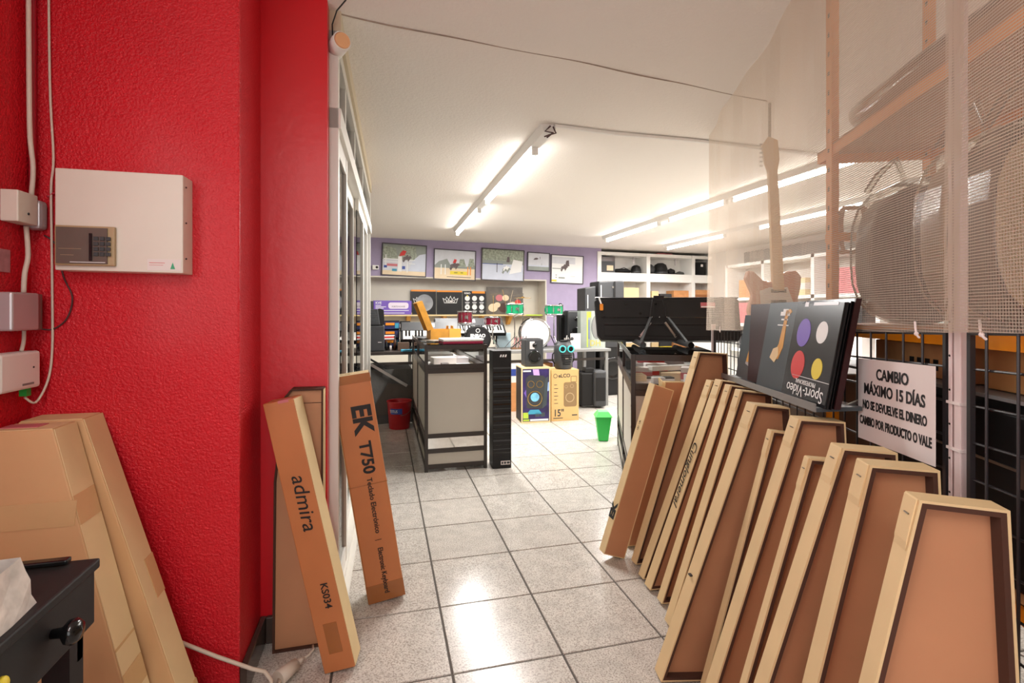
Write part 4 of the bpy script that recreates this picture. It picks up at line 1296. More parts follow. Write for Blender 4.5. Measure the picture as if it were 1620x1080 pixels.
for k, (x, z, r, c) in enumerate(((.12, .12, .075, 'sand_print'), (.24, .30, .06, 'pink'), (.36, .30, .055, 'sand_print'), (.50, .16, .07, 'sand_print'), (.60, .22, .05, 'red_print'), (.33, .12, .09, 'mahogany'), (.2, .17, .05, 'sand_print'))):
    MB().disc_y(x, z, r, -.0008 - .0003 * k, 16, 1.2).build('drum_shape', M[c], p4)
for k, (x0, z0, x1, z1) in enumerate(((.05, .36, .3, .38), (.4, .33, .66, .36), (.3, .45, .36, .2), (.5, .44, .44, .2), (.12, .34, .13, .0), (.58, .3, .6, .02))):
    MB().bar((x0, -.002, z0), (x1, -.002, z1), .006, .001).build('stand_line', M['sand_print'] if k % 2 else M['brass'], p4)


# ------------------------------------------------------------------ horse photographs
def photo(label, s0, s1, z0, z1, layers, border=None, tilt=0.0):
    t, W, H = poster(label, s0, s1, z0, z1, .022, M['sky_print'], 'framed_photo', .018, 'picture', border, None, 'horse photographs on the purple wall')
    t.rotation_euler = (0, tilt, BROT)
    for k, (m, poly) in enumerate(layers):
        P = [(.016 + x * (W - .032), .016 + z * (H - .032)) for x, z in poly]
        MB().prism_y(P, -.0008 - .0005 * k, -.0003 * k).build('print_area', m, t)
    return t


def R4(x0, x1, z0, z1):
    return [(x0, z0), (x1, z0), (x1, z1), (x0, z1)]


horse = [(0, .2), (.12, .42), (.05, .5), (.15, .7), (.35, .75), (.5, 1.0), (.62, .95), (.6, .78), (.85, .85), (1.0, .6), (.85, .55), (.75, .35), (.6, .1), (.55, .35), (.35, .4), (.15, .0)]


def H_(x, z, s, w=None):
    return [(x + px * s, z + pz * s * 1.2) for px, pz in horse]


EDGE = mat('thin_dark_frame', (64, 58, 66), .5)
ph1 = [(M['grey_green'], R4(0, 1, .5, 1)), (M['tree_print'], [(0, .5), (.35, .5), (.3, .85), (.1, .95), (0, .9)]), (M['tree_print'], [(.3, .5), (.8, .5), (.75, .95), (.45, .98)]), (M['sand_print'], R4(0, 1, 0, .14)),
       (M['snow_print'], [(.6, .15), (1, .15), (1, .75), (.85, .7), (.7, .5)]), (M['print_white'], R4(.35, .44, .12, .62)), (M['print_white'], R4(.56, .58, .1, .6)),
       (M['print_white'], R4(.02, .36, .5, .53)), (M['print_white'], R4(.02, .36, .42, .44)), (M['print_white'], R4(.06, .08, .2, .65)), (M['pink'], R4(.1, .34, .28, .36)), (M['blue'], R4(.03, .1, .22, .3)), (M['teal'], R4(.22, .33, .12, .2)), (M['blue'], R4(.45, .52, .2, .3)),
       (M['print_white'], R4(.6, .75, .5, .52)), (M['print_white'], R4(.6, .75, .38, .4)), (M['horse_print'], H_(.45, .42, .22)), (M['red_print'], [(.38, .62), (.5, .66), (.54, .8), (.46, .82), (.4, .72)])]
photo('largest horse photograph nearest the glass partition, rider in red over a white jump', -.044, .683, 1.845, 2.375, ph1, EDGE, .03)
ph2 = [(M['sand_print'], R4(0, 1, 0, .38)), (M['grey_green'], R4(0, 1, .38, .46)), (M['grey_green'], [(0, .46), (.4, .46), (.3, .7), (.1, .6)]), (M['tree_print'], [(.58, .44), (.78, .44), (.72, .72), (.62, .7)]), (M['tree_print'], [(.82, .44), (1, .44), (.96, .74), (.86, .74)]),
       (M['yellow'], R4(.38, .8, .16, .28)), (M['print_white'], R4(.15, .17, .15, .5)), (M['print_white'], R4(.25, .27, .15, .5)), (M['orange_print'], R4(.81, .83, .16, .45)), (M['orange_print'], R4(.88, .9, .16, .45)), (M['charcoal'], R4(.48, .56, .22, .24)), (M['charcoal'], R4(.64, .7, .22, .24)), (M['charcoal'], R4(.3, .9, .07, .085)),
       (M['horse_print'], H_(.36, .3, .26)), (M['red_print'], [(.44, .56), (.52, .58), (.54, .68), (.48, .7)])]
photo('horse photograph with a yellow jump on pale sand, second from the partition', .805, 1.535, 1.795, 2.315, ph2, EDGE, .02)
ph3 = [(M['snow_print'], R4(0, 1, 0, .55)), (M['tree_print'], R4(0, 1, .6, 1)), (M['grey_green'], R4(0, 1, .53, .64)), (M['blue'], R4(0, .5, .51, .53)), (M['print_white'], [(.65, .2), (.95, .3), (.98, .65), (.75, .7)]), (M['charcoal'], R4(.345, .36, .25, .56)),
       (M['grey_green'], H_(.47, .2, .22)), (M['print_white'], H_(.5, .3, .16)), (M['horse_print'], [(.58, .6), (.66, .6), (.65, .78), (.6, .78)])]
photo('dark framed horse photograph with a grey horse before trees', 1.634, 2.425, 1.80, 2.36, ph3, M['frame'], .02)
ph4 = [(M['snow_print'], R4(0, 1, 0, .3)), (M['grey_green'], R4(0, 1, .0, .22)), (M['horse_print'], [(.25, .6), (.42, .62), (.5, .68), (.4, .74), (.3, .7)]), (M['charcoal'], R4(.55, .57, .65, .8)), (M['charcoal'], R4(.64, .65, .3, .42))]
photo('smallest horse photograph, a jumping rider against pale sky', 2.489, 2.925, 1.985, 2.325, ph4, EDGE, .02)
ph5 = [(M['print_white'], R4(0, 1, 0, 1)), (M['sky_print'], R4(0, .75, .7, .95)), (M['grey_green'], R4(.02, .3, .5, .53)), (M['yellow'], R4(.0, .16, .03, .1)), (M['charcoal'], R4(.12, .17, .26, .28)), (M['charcoal'], R4(.12, .17, .18, .2)), (M['grey_green'], R4(.22, .42, .15, .2)), (M['grey_green'], R4(.6, .75, .24, .25)),
       (M['horse_print'], H_(.28, .4, .24)), (M['horse_print'], [(.42, .6), (.56, .62), (.54, .84), (.46, .82)])]
photo('palest square horse photograph nearest the white shelves', 2.945, 3.605, 1.775, 2.30, ph5, EDGE, .02)
cmr = thing('wall_camera', 'small white camera on the purple wall beside the first horse photograph', 'camera', bw(-.135, 0, 1.965), BROT)
MB().box(-.05, .05, -.07, 0, -.035, .035).build('camera_body', M['white'], cmr, bevel=.008)
MB().cyl((.02, -.075, 0), (.02, -.069, 0), .02, n=14).build('lens', M['lens'], cmr)

# ------------------------------------------------------------------ drums
def drum(name, label, loc, rotz, r, h, m, group='small drums at the back', tilt=0.0, lugs=8, badge=True, stand=None, cat='drum'):
    """shell standing on its head (axis vertical)"""
    t = thing(name, label, cat, loc, rotz, group)
    T = Matrix.Rotation(tilt, 4, 'X')
    MB().lathe([(r, 0), (r, h)], 28, cap=False).xf(T).build('shell', m, t, smooth=True)
    for z in (-.006, h - .008):
        MB().lathe([(r + .002, z), (r + .008, z), (r + .008, z + .016), (r + .002, z + .016)], 28, cap=False).xf(T).build('hoop', M['chrome'], t, smooth=True)
    MB().lathe([(.0001, h + .002), (r, h + .001), (r, h)], 28).xf(T).build('drumhead', M['drumhead'], t)
    MB().lathe([(.0001, -.001), (r, 0), (r, .001)], 28).xf(T).build('drumhead', M['drumhead'], t)
    for k in range(lugs):
        a = 2 * math.pi * k / lugs + .2
        x, y = (r + .006) * math.cos(a), (r + .006) * math.sin(a)
        MB().box(x - .006, x + .006, y - .006, y + .006, h * .3, h * .7).bar((x, y, 0), (x, y, h), .004).xf(T).build('tension_lug', M['chrome'], t)
    if badge:
        MB().prism_y([(-.014, h * .4), (.014, h * .4), (.02, h * .55), (0, h * .72), (-.02, h * .55)], -r - .004, -r + .002).xf(T).build('badge', M['chrome'], t)
    if stand:
        z0 = stand - loc[2]
        MB().cyl((0, 0, z0 + .12), (0, 0, -.01), .008, n=10).build('stand_tube', M['chrome'], t)
        for k in range(3):
            a = 2 * math.pi * k / 3 + .5
            MB().bar((0, 0, z0 + .16), (.14 * math.cos(a), .14 * math.sin(a), z0 + .008), .012, .006).build('stand_leg', M['chrome'], t)
            MB().bar((0, 0, -.03), (r * .9 * math.cos(a), r * .9 * math.sin(a), -.005), .008).build('basket_arm', M['chrome'], t)
    return t


drum('tom_drum', 'maroon tom drum hanging over the back table beside the drumhead chart', (1.01, 6.36, 1.10), 0, .092, .15, M['maroon'], stand=TZ)
drum('snare_drum', 'maroon snare drum on a three legged chrome stand', (1.385, 6.42, 1.072), .2, .10, .105, M['maroon'], stand=TZ)
drum('tom_drum', 'green tom drum with a white diamond badge, nearer the drum kit poster', (1.68, 6.4, 1.215), .0, .117, .135, M['green'], stand=TZ)
drum('tom_drum', 'green tom drum in front of the purple wall', (2.265, 6.5, 1.21), .2, .118, .125, M['green'], stand=TZ)


def bass_drum(label, loc, rotz, r, d, m, headm, txt=None):
    t = thing('bass_drum', label, 'drum', loc, rotz, 'bass drums at the back')
    MB().lathe([(r, 0), (r, d)], 36, (0, 0, r), 'y', False).build('shell', m, t, smooth=True)
    MB().lathe([(r - .014, -.012), (r + .008, -.012), (r + .008, .016), (r - .002, .016)], 36, (0, 0, r), 'y', False).build('hoop', M['black'] if txt else M['chrome'], t, smooth=True)
    MB().lathe([(r + .008, d - .016), (r + .008, d + .012), (r - .014, d + .012)], 36, (0, 0, r), 'y', False).build('hoop', M['black'], t, smooth=True)
    MB().lathe([(r - .006, -.004), (.0001, -.006)], 36, (0, 0, r), 'y').build('drumhead', headm, t)
    for k in range(8):
        a = 2 * math.pi * k / 8 + .25
        x, z = (r + .008) * math.cos(a), r + (r + .008) * math.sin(a)
        if z > .012:
            MB().box(x - .009, x + .009, d * .35, d * .65, z - .009, z + .009).bar((x, -.012, z), (x, d, z), .006).build('tension_lug', M['chrome'], t)
    if txt:
        text(txt, r * .36, (0, -.0065, r * 1.25), (1, 0, 0), (0, 0, 1), t, M['print_white'], align='CENTER', bold=.003)
        MB().ring_y([(x, z + r * 1.66) for x, z in arch(19, r * .17, 0, 6.283)], [(x, z + r * 1.66) for x, z in arch(19, r * .12, 0, 6.283)], -.0065, -.006).build('ring_mark', M['print_white'], t)
        MB().box(-r * .5, r * .5, -.0065, -.006, r * .98, r * 1.02).build('printed_line', M['print_white'], t)
    return t


bass_drum('small black bass drum with white lettering behind the middle counter', (1.115, 6.02, TZ), -.1, .155, .18, M['black'], mat('black_drumhead', (38, 38, 40), .3, vary=.1), 'JINBAO')
bass_drum('bass drum with a big plain white head above the monitor speaker', (1.945, 6.33, TZ), -.2, .20, .26, M['charcoal'], M['drumhead'])
cy = thing('cymbal_stand', 'brass cymbal on a chrome stand before the drum kit poster', 'cymbal', (1.92, 6.86, TZ))
MB().lathe([(.0001, .705), (.02, .704), (.03, .692), (.125, .685), (.126, .683), (.03, .688), (.0001, .698)], 30).build('cymbal_plate', M['brass'], cy, smooth=True)
MB().cyl((0, 0, .1), (0, 0, .73), .007, n=10).build('stand_tube', M['chrome'], cy)
for k in range(3):
    a = 2.09 * k + .4
    MB().bar((0, 0, .2), (.16 * math.cos(a), .16 * math.sin(a), .008), .012, .006).build('stand_leg', M['chrome'], cy)
MB().cyl((0, 0, .728), (0, 0, .75), .01, n=10).build('wing_nut', M['chrome'], cy)
hp = thing('hardware_pile', 'heap of chrome pedals and clamps beside the white bass drum', 'drum hardware', (2.28, 6.25, TZ))
for k in range(14):
    a, b = random.uniform(-.11, .11), random.uniform(-.05, .05)
    MB().bar((a, b, random.uniform(.01, .06)), (a + random.uniform(-.08, .08), b + random.uniform(-.05, .05), random.uniform(.02, .22)), .012, .009).build('clamp_arm', M['chrome'] if k % 3 else M['black'], hp)
pc = thing('drum_pedal', 'black and chrome drum pedal with a brown board on the back table', 'drum pedal', (1.63, 6.3, TZ))
MB().box(-.02, .2, -.04, .05, .0, .02).build('pedal_board', mat('brown_board', (124, 90, 60), .5), pc)
MB().bar((-.02, 0, .02), (.12, -.02, .13), .014).bar((.12, -.02, .13), (.2, .0, .02), .01).build('pedal_frame', M['chrome'], pc)
for k in range(8):
    MB().bar((.02 + k * .02, .02, .02), (.03 + k * .022, .0, .15 + .02 * (k % 2)), .008).build('stick', M['mahogany'] if k % 2 else M['pink'], pc)
ebox('wall_device', 'black amplifier box behind the white bass drum', 'box', (2.12, 6.72, TZ), (.20, .12, .33), .1, M['charcoal'])
tr1 = ebox('sky_blue_print', 'pale blue packet standing behind the drum pedal', 'packet', (1.60, 6.70, TZ), (.2, .03, .2), 0, mat('pale_blue_pack', (200, 222, 230), .5))

# loudspeakers and cartons in front of the purple wall
b1 = thing('speaker_carton', 'carton with a glowing party speaker printed on a dark violet face', 'carton', (1.485, 5.36, 0), -.06)
W, H, D = .335, .625, .30
MB().box(0, W, 0, D, 0, H).build('carton_body', M['kraft'], b1)
MB().box(-.001, 0, .012, D - .012, .012, H - .012).build('side_print', M['black'], b1)
MB().box(.014, W - .014, -.001, 0, .02, H - .018).build('front_print', M['deep_violet'], b1)


def dz(poly, y, nm, m, par):
    return MB().prism_y(poly, -y, -y + .0004).build(nm, m, par)


dz([(.13, .62 - .018), (.2, .62 - .018), (.22, .47), (.15, .47)], .0016, 'light_beam', mat('lilac_beam', (196, 160, 226), .5), b1)
dz([(.06, .28), (.10, .33), (.08, .42), (.03, .34)], .0016, 'light_beam', M['violet'], b1)
dz([(.27, .34), (.318, .36), (.318, .46), (.27, .42)], .0016, 'light_beam', mat('pale_blue_beam', (150, 180, 240), .5), b1)
dz([(.06, .17), (.24, .16), (.28, .5), (.25, .53), (.09, .54), (.05, .5)], .0022, 'speaker_print', M['charcoal'], b1)
dz([(.24, .16), (.29, .2), (.31, .52), (.28, .5)], .0022, 'speaker_print', M['slate'], b1)
MB().ring_y([(x + .155, z + .275) for x, z in arch(24, .085, 0, 6.283)], [(x + .155, z + .275) for x, z in arch(24, .078, 0, 6.283)], -.0032, -.0024).build('ring_print', M['brass'], b1)
MB().disc_y(.155, .29, .05, -.0029, 20).build('cone_print', mat('blue_glow_print', (120, 190, 226), .5, vary=.3, vscale=20), b1)
for x in (.11, .21):
    MB().ring_y([(px + x, z + .435) for px, z in arch(16, .04, 0, 6.283)], [(px + x, z + .435) for px, z in arch(16, .034, 0, 6.283)], -.0032, -.0024).build('ring_print', M['brass'], b1)
dz([(.06, .1), (.24, .1), (.2, .15), (.1, .15)], .002, 'light_beam', M['teal'], b1)
dz([(.02, .055), (.08, .055), (.08, .12), (.02, .12)], .002, 'lime_patch', M['lime'], b1)
dz([(.10, .025), (.31, .025), (.31, .045), (.10, .045)], .002, 'printed_line', M['print_white'], b1)
dz([(.02, .025), (.09, .025), (.09, .045), (.02, .045)], .002, 'printed_line', M['lime'], b1)
dz([(.02, .575), (.11, .575), (.11, .592), (.02, .592)], .002, 'printed_line', M['print_white'], b1)
for x, z in ((.16, .07), (.22, .07)):
    dz([(x, z), (x + .05, z), (x + .05, z + .045), (x, z + .045)], .002, 'printed_mark', M['slate'], b1)

b2 = thing('speaker_carton', 'plain tan carton printed with a trolley speaker outline and 15 inch size', 'carton', (1.843, 5.38, 0), .0)
W, H, D = .335, .585, .30
MB().box(0, W, 0, D, 0, H).build('carton_body', mat('tan_card', (206, 168, 110), .6, vary=.04), b2, bevel=.003)
gp = mat('brown_card_print', (136, 108, 72), .6)
MB().prism_y(rrect(.15, .31, .16, .44, .025), -.001, 0).build('speaker_print', gp, b2)
MB().ring_y(rrect(.235, .31, .44, .51, .006), rrect(.242, .303, .447, .503, .004), -.001, 0).build('handle_print', gp, b2)
for x, z, r_ in ((.18, .39, .018), (.25, .395, .022), (.225, .265, .055)):
    MB().ring_y([(px + x, pz + z) for px, pz in arch(18, r_, 0, 6.283)], [(px + x, pz + z) for px, pz in arch(18, r_ * .82, 0, 6.283)], -.0018, -.001).build('ring_print', M['tan'], b2)
text('eLCO', .058, (.085, -.001, .515), (1, 0, 0), (0, 0, 1), b2, M['charcoal'], bold=.001)
MB().ring_y([(px + .05, pz + .515) for px, pz in arch(18, .025, 0, 6.283)], [(px + .05, pz + .515) for px, pz in arch(18, .019, 0, 6.283)], -.001, 0).build('ring_mark', M['charcoal'], b2)
text("15''", .11, (.025, -.001, .09), (1, 0, 0), (0, 0, 1), b2, M['charcoal'], bold=.002, squeeze=.85)
for k in range(6):
    MB().box(.035, .07 + .012 * (k % 2), -.001, 0, .41 - k * .042, .416 - k * .042).build('printed_line', M['charcoal'], b2)
MB().box(.25, .315, -.001, 0, .055, .068).box(.025, .14, -.001, 0, .03, .038).build('printed_line', M['charcoal'], b2)

mn = speaker('monitor_speaker', 'small charcoal monitor speaker standing on the violet printed carton', (1.65, 5.40, .626), -.02, .215, .2, .31, M['charcoal'])
MB().box(-.055, .0, -.003, 0, .2, .285).build('price_label', M['paper'], mn)
for k in range(5):
    MB().box(-.05, -.008, -.0036, -.003, .21 + k * .014, .214 + k * .014).build('printed_line', M['grey'], mn)
ow = thing('party_speaker', 'black rounded party speaker with two turquoise rings like eyes on the tan carton', 'loudspeaker', (2.02, 5.47, .587), .02)
MB().lathe([(.085, 0), (.098, .01), (.108, .1), (.112, .2), (.105, .27), (.07, .31), (.0001, .315)], 26).build('cabinet', M['charcoal'], ow, smooth=True)
for s in (-1, 1):
    MB().lathe([(.042, 0), (.042, -.014), (.030, -.014), (.028, -.004)], 24, (s * .05, -.105, .235), 'y').build('ring_light', M['cyan'], ow, smooth=True)
    MB().lathe([(.03, -.004), (.018, .0), (.0001, -.006)], 20, (s * .05, -.108, .235), 'y').build('tweeter', M['black_gloss'], ow, smooth=True)
    MB().tube([(s * .1, 0, .2), (s * .13, 0, .17), (s * .135, 0, .1), (s * .105, 0, .06)], .008, 8).build('handle', M['black'], ow)
    MB().ball((s * .07, .0, .29), .03, 12).build('ear', M['charcoal'], ow, smooth=True)
for k in range(5):
    MB().box(-.07 + .006 * k, .07 - .006 * k, -.116 + .002 * k, -.1, .16 - k * .026, .168 - k * .026).build('grille_bar', M['black_gloss'], ow)
MB().box(-.02, .02, -.118, -.112, .12, .132).build('badge', M['chrome'], ow)
MB().tube([(-.05, -.03, .32), (.02, -.05, .325), (.09, -.03, .345)], .013, 10).build('microphone', M['black'], ow, smooth=True)
MB().ball((.10, -.028, .348), .021, 12).build('microphone_head', M['charcoal'], ow, smooth=True)

for lab, x, y, w, d, h, z in (('tall black speaker standing on the back table against the purple wall', 2.62, 6.56, .27, .22, .5, TZ),):
    speaker('tall_speaker', lab, (x, y, z), .05, w, d, h, M['charcoal'], group='black speakers by the purple wall')
tn = thing('tall_speaker', 'slim black column speaker beside the green tom drum', 'loudspeaker', (2.44, 6.66, TZ), .05, 'black speakers by the purple wall')
MB().box(-.045, .045, 0, .1, 0, .44).build('cabinet', M['black'], tn, bevel=.008)
MB().tube([(-.03, .05, .44), (-.03, .05, .58), (-.012, .05, .6), (.012, .05, .6), (.03, .05, .58), (.03, .05, .44)], .012, 8).build('carry_handle', M['black'], tn, smooth=True)
MB().box(-.012, .012, -.003, 0, .05, .4).build('grille', M['black_gloss'], tn)
gx = thing('headphone_package', 'grey and lime package with a printed headphone hoop on the back table', 'package', (2.57, 6.28, TZ), .0, None)
MB().box(0, .36, 0, .12, 0, .50).build('package_body', M['grey_green'], gx)
MB().box(.088, .105, -.001, 0, .01, .49).build('lime_stripe', M['lime'], gx)
MB().box(.108, .15, -.001, 0, .41, .49).build('lime_patch', M['lime'], gx)
MB().box(.155, .355, -.001, 0, .0, .5).build('pale_area', mat('pale_grey_print', (168, 176, 168), .5), gx)
MB().ring_y([(.23 + .075 * math.cos(a), .28 + .16 * math.sin(a)) for a in [6.283 * k / 24 for k in range(24)]], [(.23 + .068 * math.cos(a), .28 + .153 * math.sin(a)) for a in [6.283 * k / 24 for k in range(24)]], -.002, -.001).build('hoop_print', M['slate'], gx)
MB().prism_y([(.23 + .066 * math.cos(a), .28 + .15 * math.sin(a)) for a in [6.283 * k / 24 for k in range(24)]], -.0018, -.001).build('hoop_area', M['grey'], gx)
text('DH', .11, (.13, -.002, .06), (1, 0, 0), (0, 0, 1), gx, mat('gold_print', (190, 180, 90), .4), bold=.002)
MB().box(.115, .125, -.0015, 0, .12, .38).build('blue_line', M['blue'], gx)
pw = ebox('white_board', 'small white board leaning by the tall black speaker', 'board', (2.47, 6.22, TZ), (.14, .02, .2), 0, M['paper'])

# stacked speakers on a floor stand behind the keyboard end
t = thing('stacked_speaker', 'black loudspeaker at the top of the pile before the white shelves', 'loudspeaker', (3.33, 6.88, 1.405), .12, 'piled speakers before the white shelves')
MB().hexa([(-.24, 0, 0), (.24, 0.05, 0), (.22, .35, 0), (-.2, .35, 0), (-.24, 0, .30), (.24, .05, .32), (.22, .35, .32), (-.2, .35, .30)]).build('cabinet', M['charcoal'], t, bevel=.02)
MB().box(.03, .06, .012, .016, .02, .3).build('cabinet_seam', M['black'], t)
MB().box(-.21, -.195, -.004, 0, .06, .24).build('badge', M['paper'], t)
MB().box(.0, .03, .015, .02, .2, .23).build('socket_plate', M['steel'], t)
t = thing('speaker_tower', 'slim black loudspeaker tower standing before the purple wall corner', 'loudspeaker', (2.98, 6.88, 0), .1, 'piled speakers before the white shelves')
MB().hexa([(-.10, 0, 0), (.08, 0, 0), (.08, .3, 0), (-.08, .3, 0), (-.10, 0, 1.60), (.08, 0, 1.63), (.08, .3, 1.63), (-.08, .3, 1.6)]).build('cabinet', M['charcoal'], t, bevel=.012)
MB().box(-.06, -.05, -.003, 0, 1.3, 1.5).build('badge', M['paper'], t)
MB().box(-.08, .06, -.004, 0, .1, 1.2).build('grille', M['black'], t, bevel=.002)
t = thing('stacked_speaker', 'big black loudspeaker carrying another before the white shelves', 'loudspeaker', (3.32, 6.86, 0), .1, 'piled speakers before the white shelves')
MB().box(-.22, .24, 0, .42, 0, 1.40).build('cabinet', M['black'], t, bevel=.015)
MB().lathe([(.17, 0), (.17, -.012), (.14, -.008), (.06, .012), (.0001, .004)], 28, (0, -.002, .40), 'y').build('woofer', M['black_gloss'], t, smooth=True)
MB().box(-.18, .2, -.008, 0, .72, 1.1).build('horn_mouth', M['charcoal'], t, bevel=.01)

tsp = thing('trolley_speaker', 'black suitcase shaped speaker on the floor beside the tan carton', 'loudspeaker', (2.62, 5.95, 0), -.1)
MB().box(-.16, .02, .05, .3, .03, .46).build('cabinet', M['black'], tsp, bevel=.02)
MB().box(.0, .17, 0, .22, .02, .49).build('front_cabinet', M['charcoal'], tsp, bevel=.03)
MB().box(.02, .15, -.004, 0, .1, .4).build('grille', M['black'], tsp, bevel=.003)
for x in (-.12, .14):
    MB().cyl((x - .015, .24, .03), (x + .015, .24, .03), .03, n=14).build('wheel', M['black_gloss'], tsp)
MB().box(-.1, .02, .06, .2, .46, .52).build('carry_handle', M['black'], tsp, bevel=.01)
tri = thing('tripod_stand', 'chrome and black tripod stand behind the counter of boxes', 'stand', (3.06, 5.5, 0))
MB().cyl((0, 0, .25), (0, 0, .80), .012, n=10).build('pole', M['silver_plastic'], tri)
for a in (-2.3, -.2, 1.9):
    MB().bar((0, 0, .42), (.36 * math.cos(a), .36 * math.sin(a), .012), .018, .012).build('leg', M['black'], tri)
    MB().bar((0, 0, .25), (.2 * math.cos(a), .2 * math.sin(a), .2), .012, .008).build('brace', M['steel'], tri)
MB().cyl((0, 0, .40), (0, 0, .46), .02, n=10).build('collar', M['black'], tri)

gbn = thing('green_bin', 'small bright green swing bin beside the boxes counter', 'bin', (2.06, 4.47, 0), -.3)
MB().hexa([(-.045, -.045, 0), (.045, -.045, 0), (.045, .045, 0), (-.045, .045, 0), (-.075, -.07, .24), (.075, -.07, .24), (.075, .07, .24), (-.075, .07, .24)]).build('bin_body', M['green_bin'], gbn, bevel=.006)
MB().hexa([(-.085, -.08, .235), (.085, -.08, .235), (.085, .08, .235), (-.085, .08, .235), (-.05, -.05, .285), (.05, -.05, .285), (.05, .05, .285), (-.05, .05, .285)]).build('lid', mat('light_green_plastic', (96, 214, 110), .4), gbn, bevel=.004)
# cases below the drum table
u1 = speaker('monitor_speaker', 'black speaker with a round cone lying under the drum table', (2.28, 6.08, .33), 0, .2, .2, .26, M['charcoal'])
MB().box(-.1, .1, 0, .2, -.33, 0).build('plinth', M['dark_grey'], u1)
u2 = ebox('white_carton', 'white and blue carton under the drum table behind the printed carton', 'carton', (1.5, 6.14, .36), (.34, .2, .24), 0, M['paper'], strip=M['blue'])
MB().box(-.17, .17, -.1, .1, -.36, 0).build('lower_carton', M['board'], u2)
u3 = ebox('tan_carton', 'wide brown carton low under the drum table', 'carton', (2.0, 6.5, 0), (.4, .3, .56), 0, M['board'], strip=None)
MB().box(-.1, .05, -.156, -.15, .15, .5).build('vent_panel', M['tan'], u3)

# ------------------------------------------------------------------ white shelf unit beyond the purple wall
su = thing('white_shelves', 'white wall shelving with square bays beyond the purple wall', 'shelving', bw(3.95, .0, 0), BROT)
XS = (0, 1.08, 2.15, 3.0)
for x in XS:
    MB().box(x - .04, x + .04, -.02, .38, 0, 2.39).build('upright', M['white'], su)
for z, h in ((2.33, .06), (1.84, .16), (1.20, .16), (.80, .04), (.0, .1)):
    MB().box(.04, 3.0, -.01, .38, z, z + h).build('shelf_board', M['white'], su)
MB().box(-.04, 3.04, .36, .385, 0, 2.39).build('back_sheet', mat('shelf_back', (226, 222, 216), .7), su)
for x in (.82, 1.80, 2.7):
    MB().cyl((x, .1, 2.33), (x, .1, 2.19), .012, n=8).lathe([(.03, 0), (.012, .03), (.012, .05), (.0001, .05)], 12, (x, .1, 2.28)).build('hook', M['silver_plastic'], su)


def onsh(x, off, z):
    return bw(3.95 + x, -off, z)


Zs, Z2 = 2.003, 1.363
db = ebox('dark_display_box', 'dark display box with a pale packet on the top shelf, next to the purple wall', 'box', onsh(.23, .2, Zs), (.32, .25, .31), BROT, M['charcoal'])
MB().box(-.02, .12, -.127, -.125, .04, .14).build('pale_packet', M['sand_print'], db)
MB().box(-.15, .15, -.127, -.125, .22, .3).build('print_area', M['mahogany'], db)
cs = thing('black_bag', 'flat black bag lying on the top white shelf', 'bag', onsh(.62, .2, Zs), BROT)
b_ = MB().ball((0, 0, .045), .2, 18, 1.05, .55, .24)
b_.v = [(x + random.uniform(-.01, .01), y, max(0, z + random.uniform(-.008, .008))) for x, y, z in b_.v]
b_.build('bag_body', M['black'], cs, smooth=True)
MB().tube([(-.1, -.06, .08), (0, -.08, .11), (.1, -.06, .08)], .008, 6).build('strap', M['charcoal'], cs)


def hat(label, x, r, h, brim):
    t = thing('black_hat', label, 'hat', onsh(x, .18, Zs), BROT, 'black hats on the top shelf')
    MB().lathe([(brim, 0), (brim, .008), (r * 1.02, .02), (r, h * .5), (r * .8, h * .85), (r * .4, h), (.0001, h * 1.01)], 24).build('crown', M['black'], t, smooth=True)
    MB().lathe([(r * 1.03, .02), (r * 1.02, .05)], 24, cap=False).build('hat_band', M['charcoal'], t)
    return t


hat('black round hat half hidden by the shelf divider', .925, .1, .17, .105)
hat('tallest black hat in the middle bay of the top shelf', 1.50, .14, .23, .17)
for nm, lab, x, sc, m in (('black_cloth', 'crumpled dark cloth beside the tallest hat', 1.245, (.1, .1, .11), M['charcoal']), ('black_cloth', 'black cloth heap spilling from the tallest hat', 1.765, (.09, .1, .07), M['black']), ('dark_cloth', 'small dark cloth at the end of the middle top bay', 1.98, (.1, .08, .04), M['dark_grey'])):
    t = thing(nm, lab, 'cloth', onsh(x, .17 if sc[2] > .1 else .2, Zs), BROT)
    b_ = MB().ball((0, 0, sc[2] * .8), 1, 14, *sc)
    b_.v = [(px + random.uniform(-.012, .012), py, max(0, pz + random.uniform(-.012, .012))) for px, py, pz in b_.v]
    b_.build('cloth_heap', m, t, smooth=True)
    MB().tube([(-sc[0] * .6, -sc[1], .01), (0, -sc[1] * 1.05, .02), (sc[0] * .6, -sc[1] * .9, .01)], .006, 6).build('hem', M['black'], t)
pt = thing('black_pot', 'round black drum case with a white sticker on the top shelf', 'case', onsh(2.40, .172, Zs), BROT)
MB().lathe([(.17, 0), (.17, .25), (.176, .25), (.176, .265), (.0001, .268)], 28).build('case_body', M['black'], pt, smooth=True)
MB().box(-.05, .0, -.174, -.168, .17, .22).build('sticker', M['paper'], pt)
for lab, x, sz, m, st in (('yellow card carton on the second white shelf nearest the speakers', .62, (.6, .25, .36), M['kraft'], None),
                          ('black carton with a yellow label on the second white shelf', 1.55, (.28, .24, .25), M['charcoal'], M['yellow']),
                          ('narrow yellow carton beside the black labelled one', 1.3, (.16, .24, .3), M['kraft'], None),
                          ('wide tan carton behind the black labelled one', 1.92, (.36, .25, .32), M['board'], None),
                          ('orange brown carton in the last bay of the second white shelf', 2.55, (.6, .25, .34), M['board'], M['tape_brown'])):
    ebox('shelf_carton', lab, 'carton', onsh(x, .19, Z2), sz, BROT, m, 'cartons on the second white shelf', strip=st)
ebox('pink_box', 'flat pink box on top of the white shelving', 'box', onsh(1.55, .2, 2.3915), (.36, .2, .035), BROT, M['pink'])

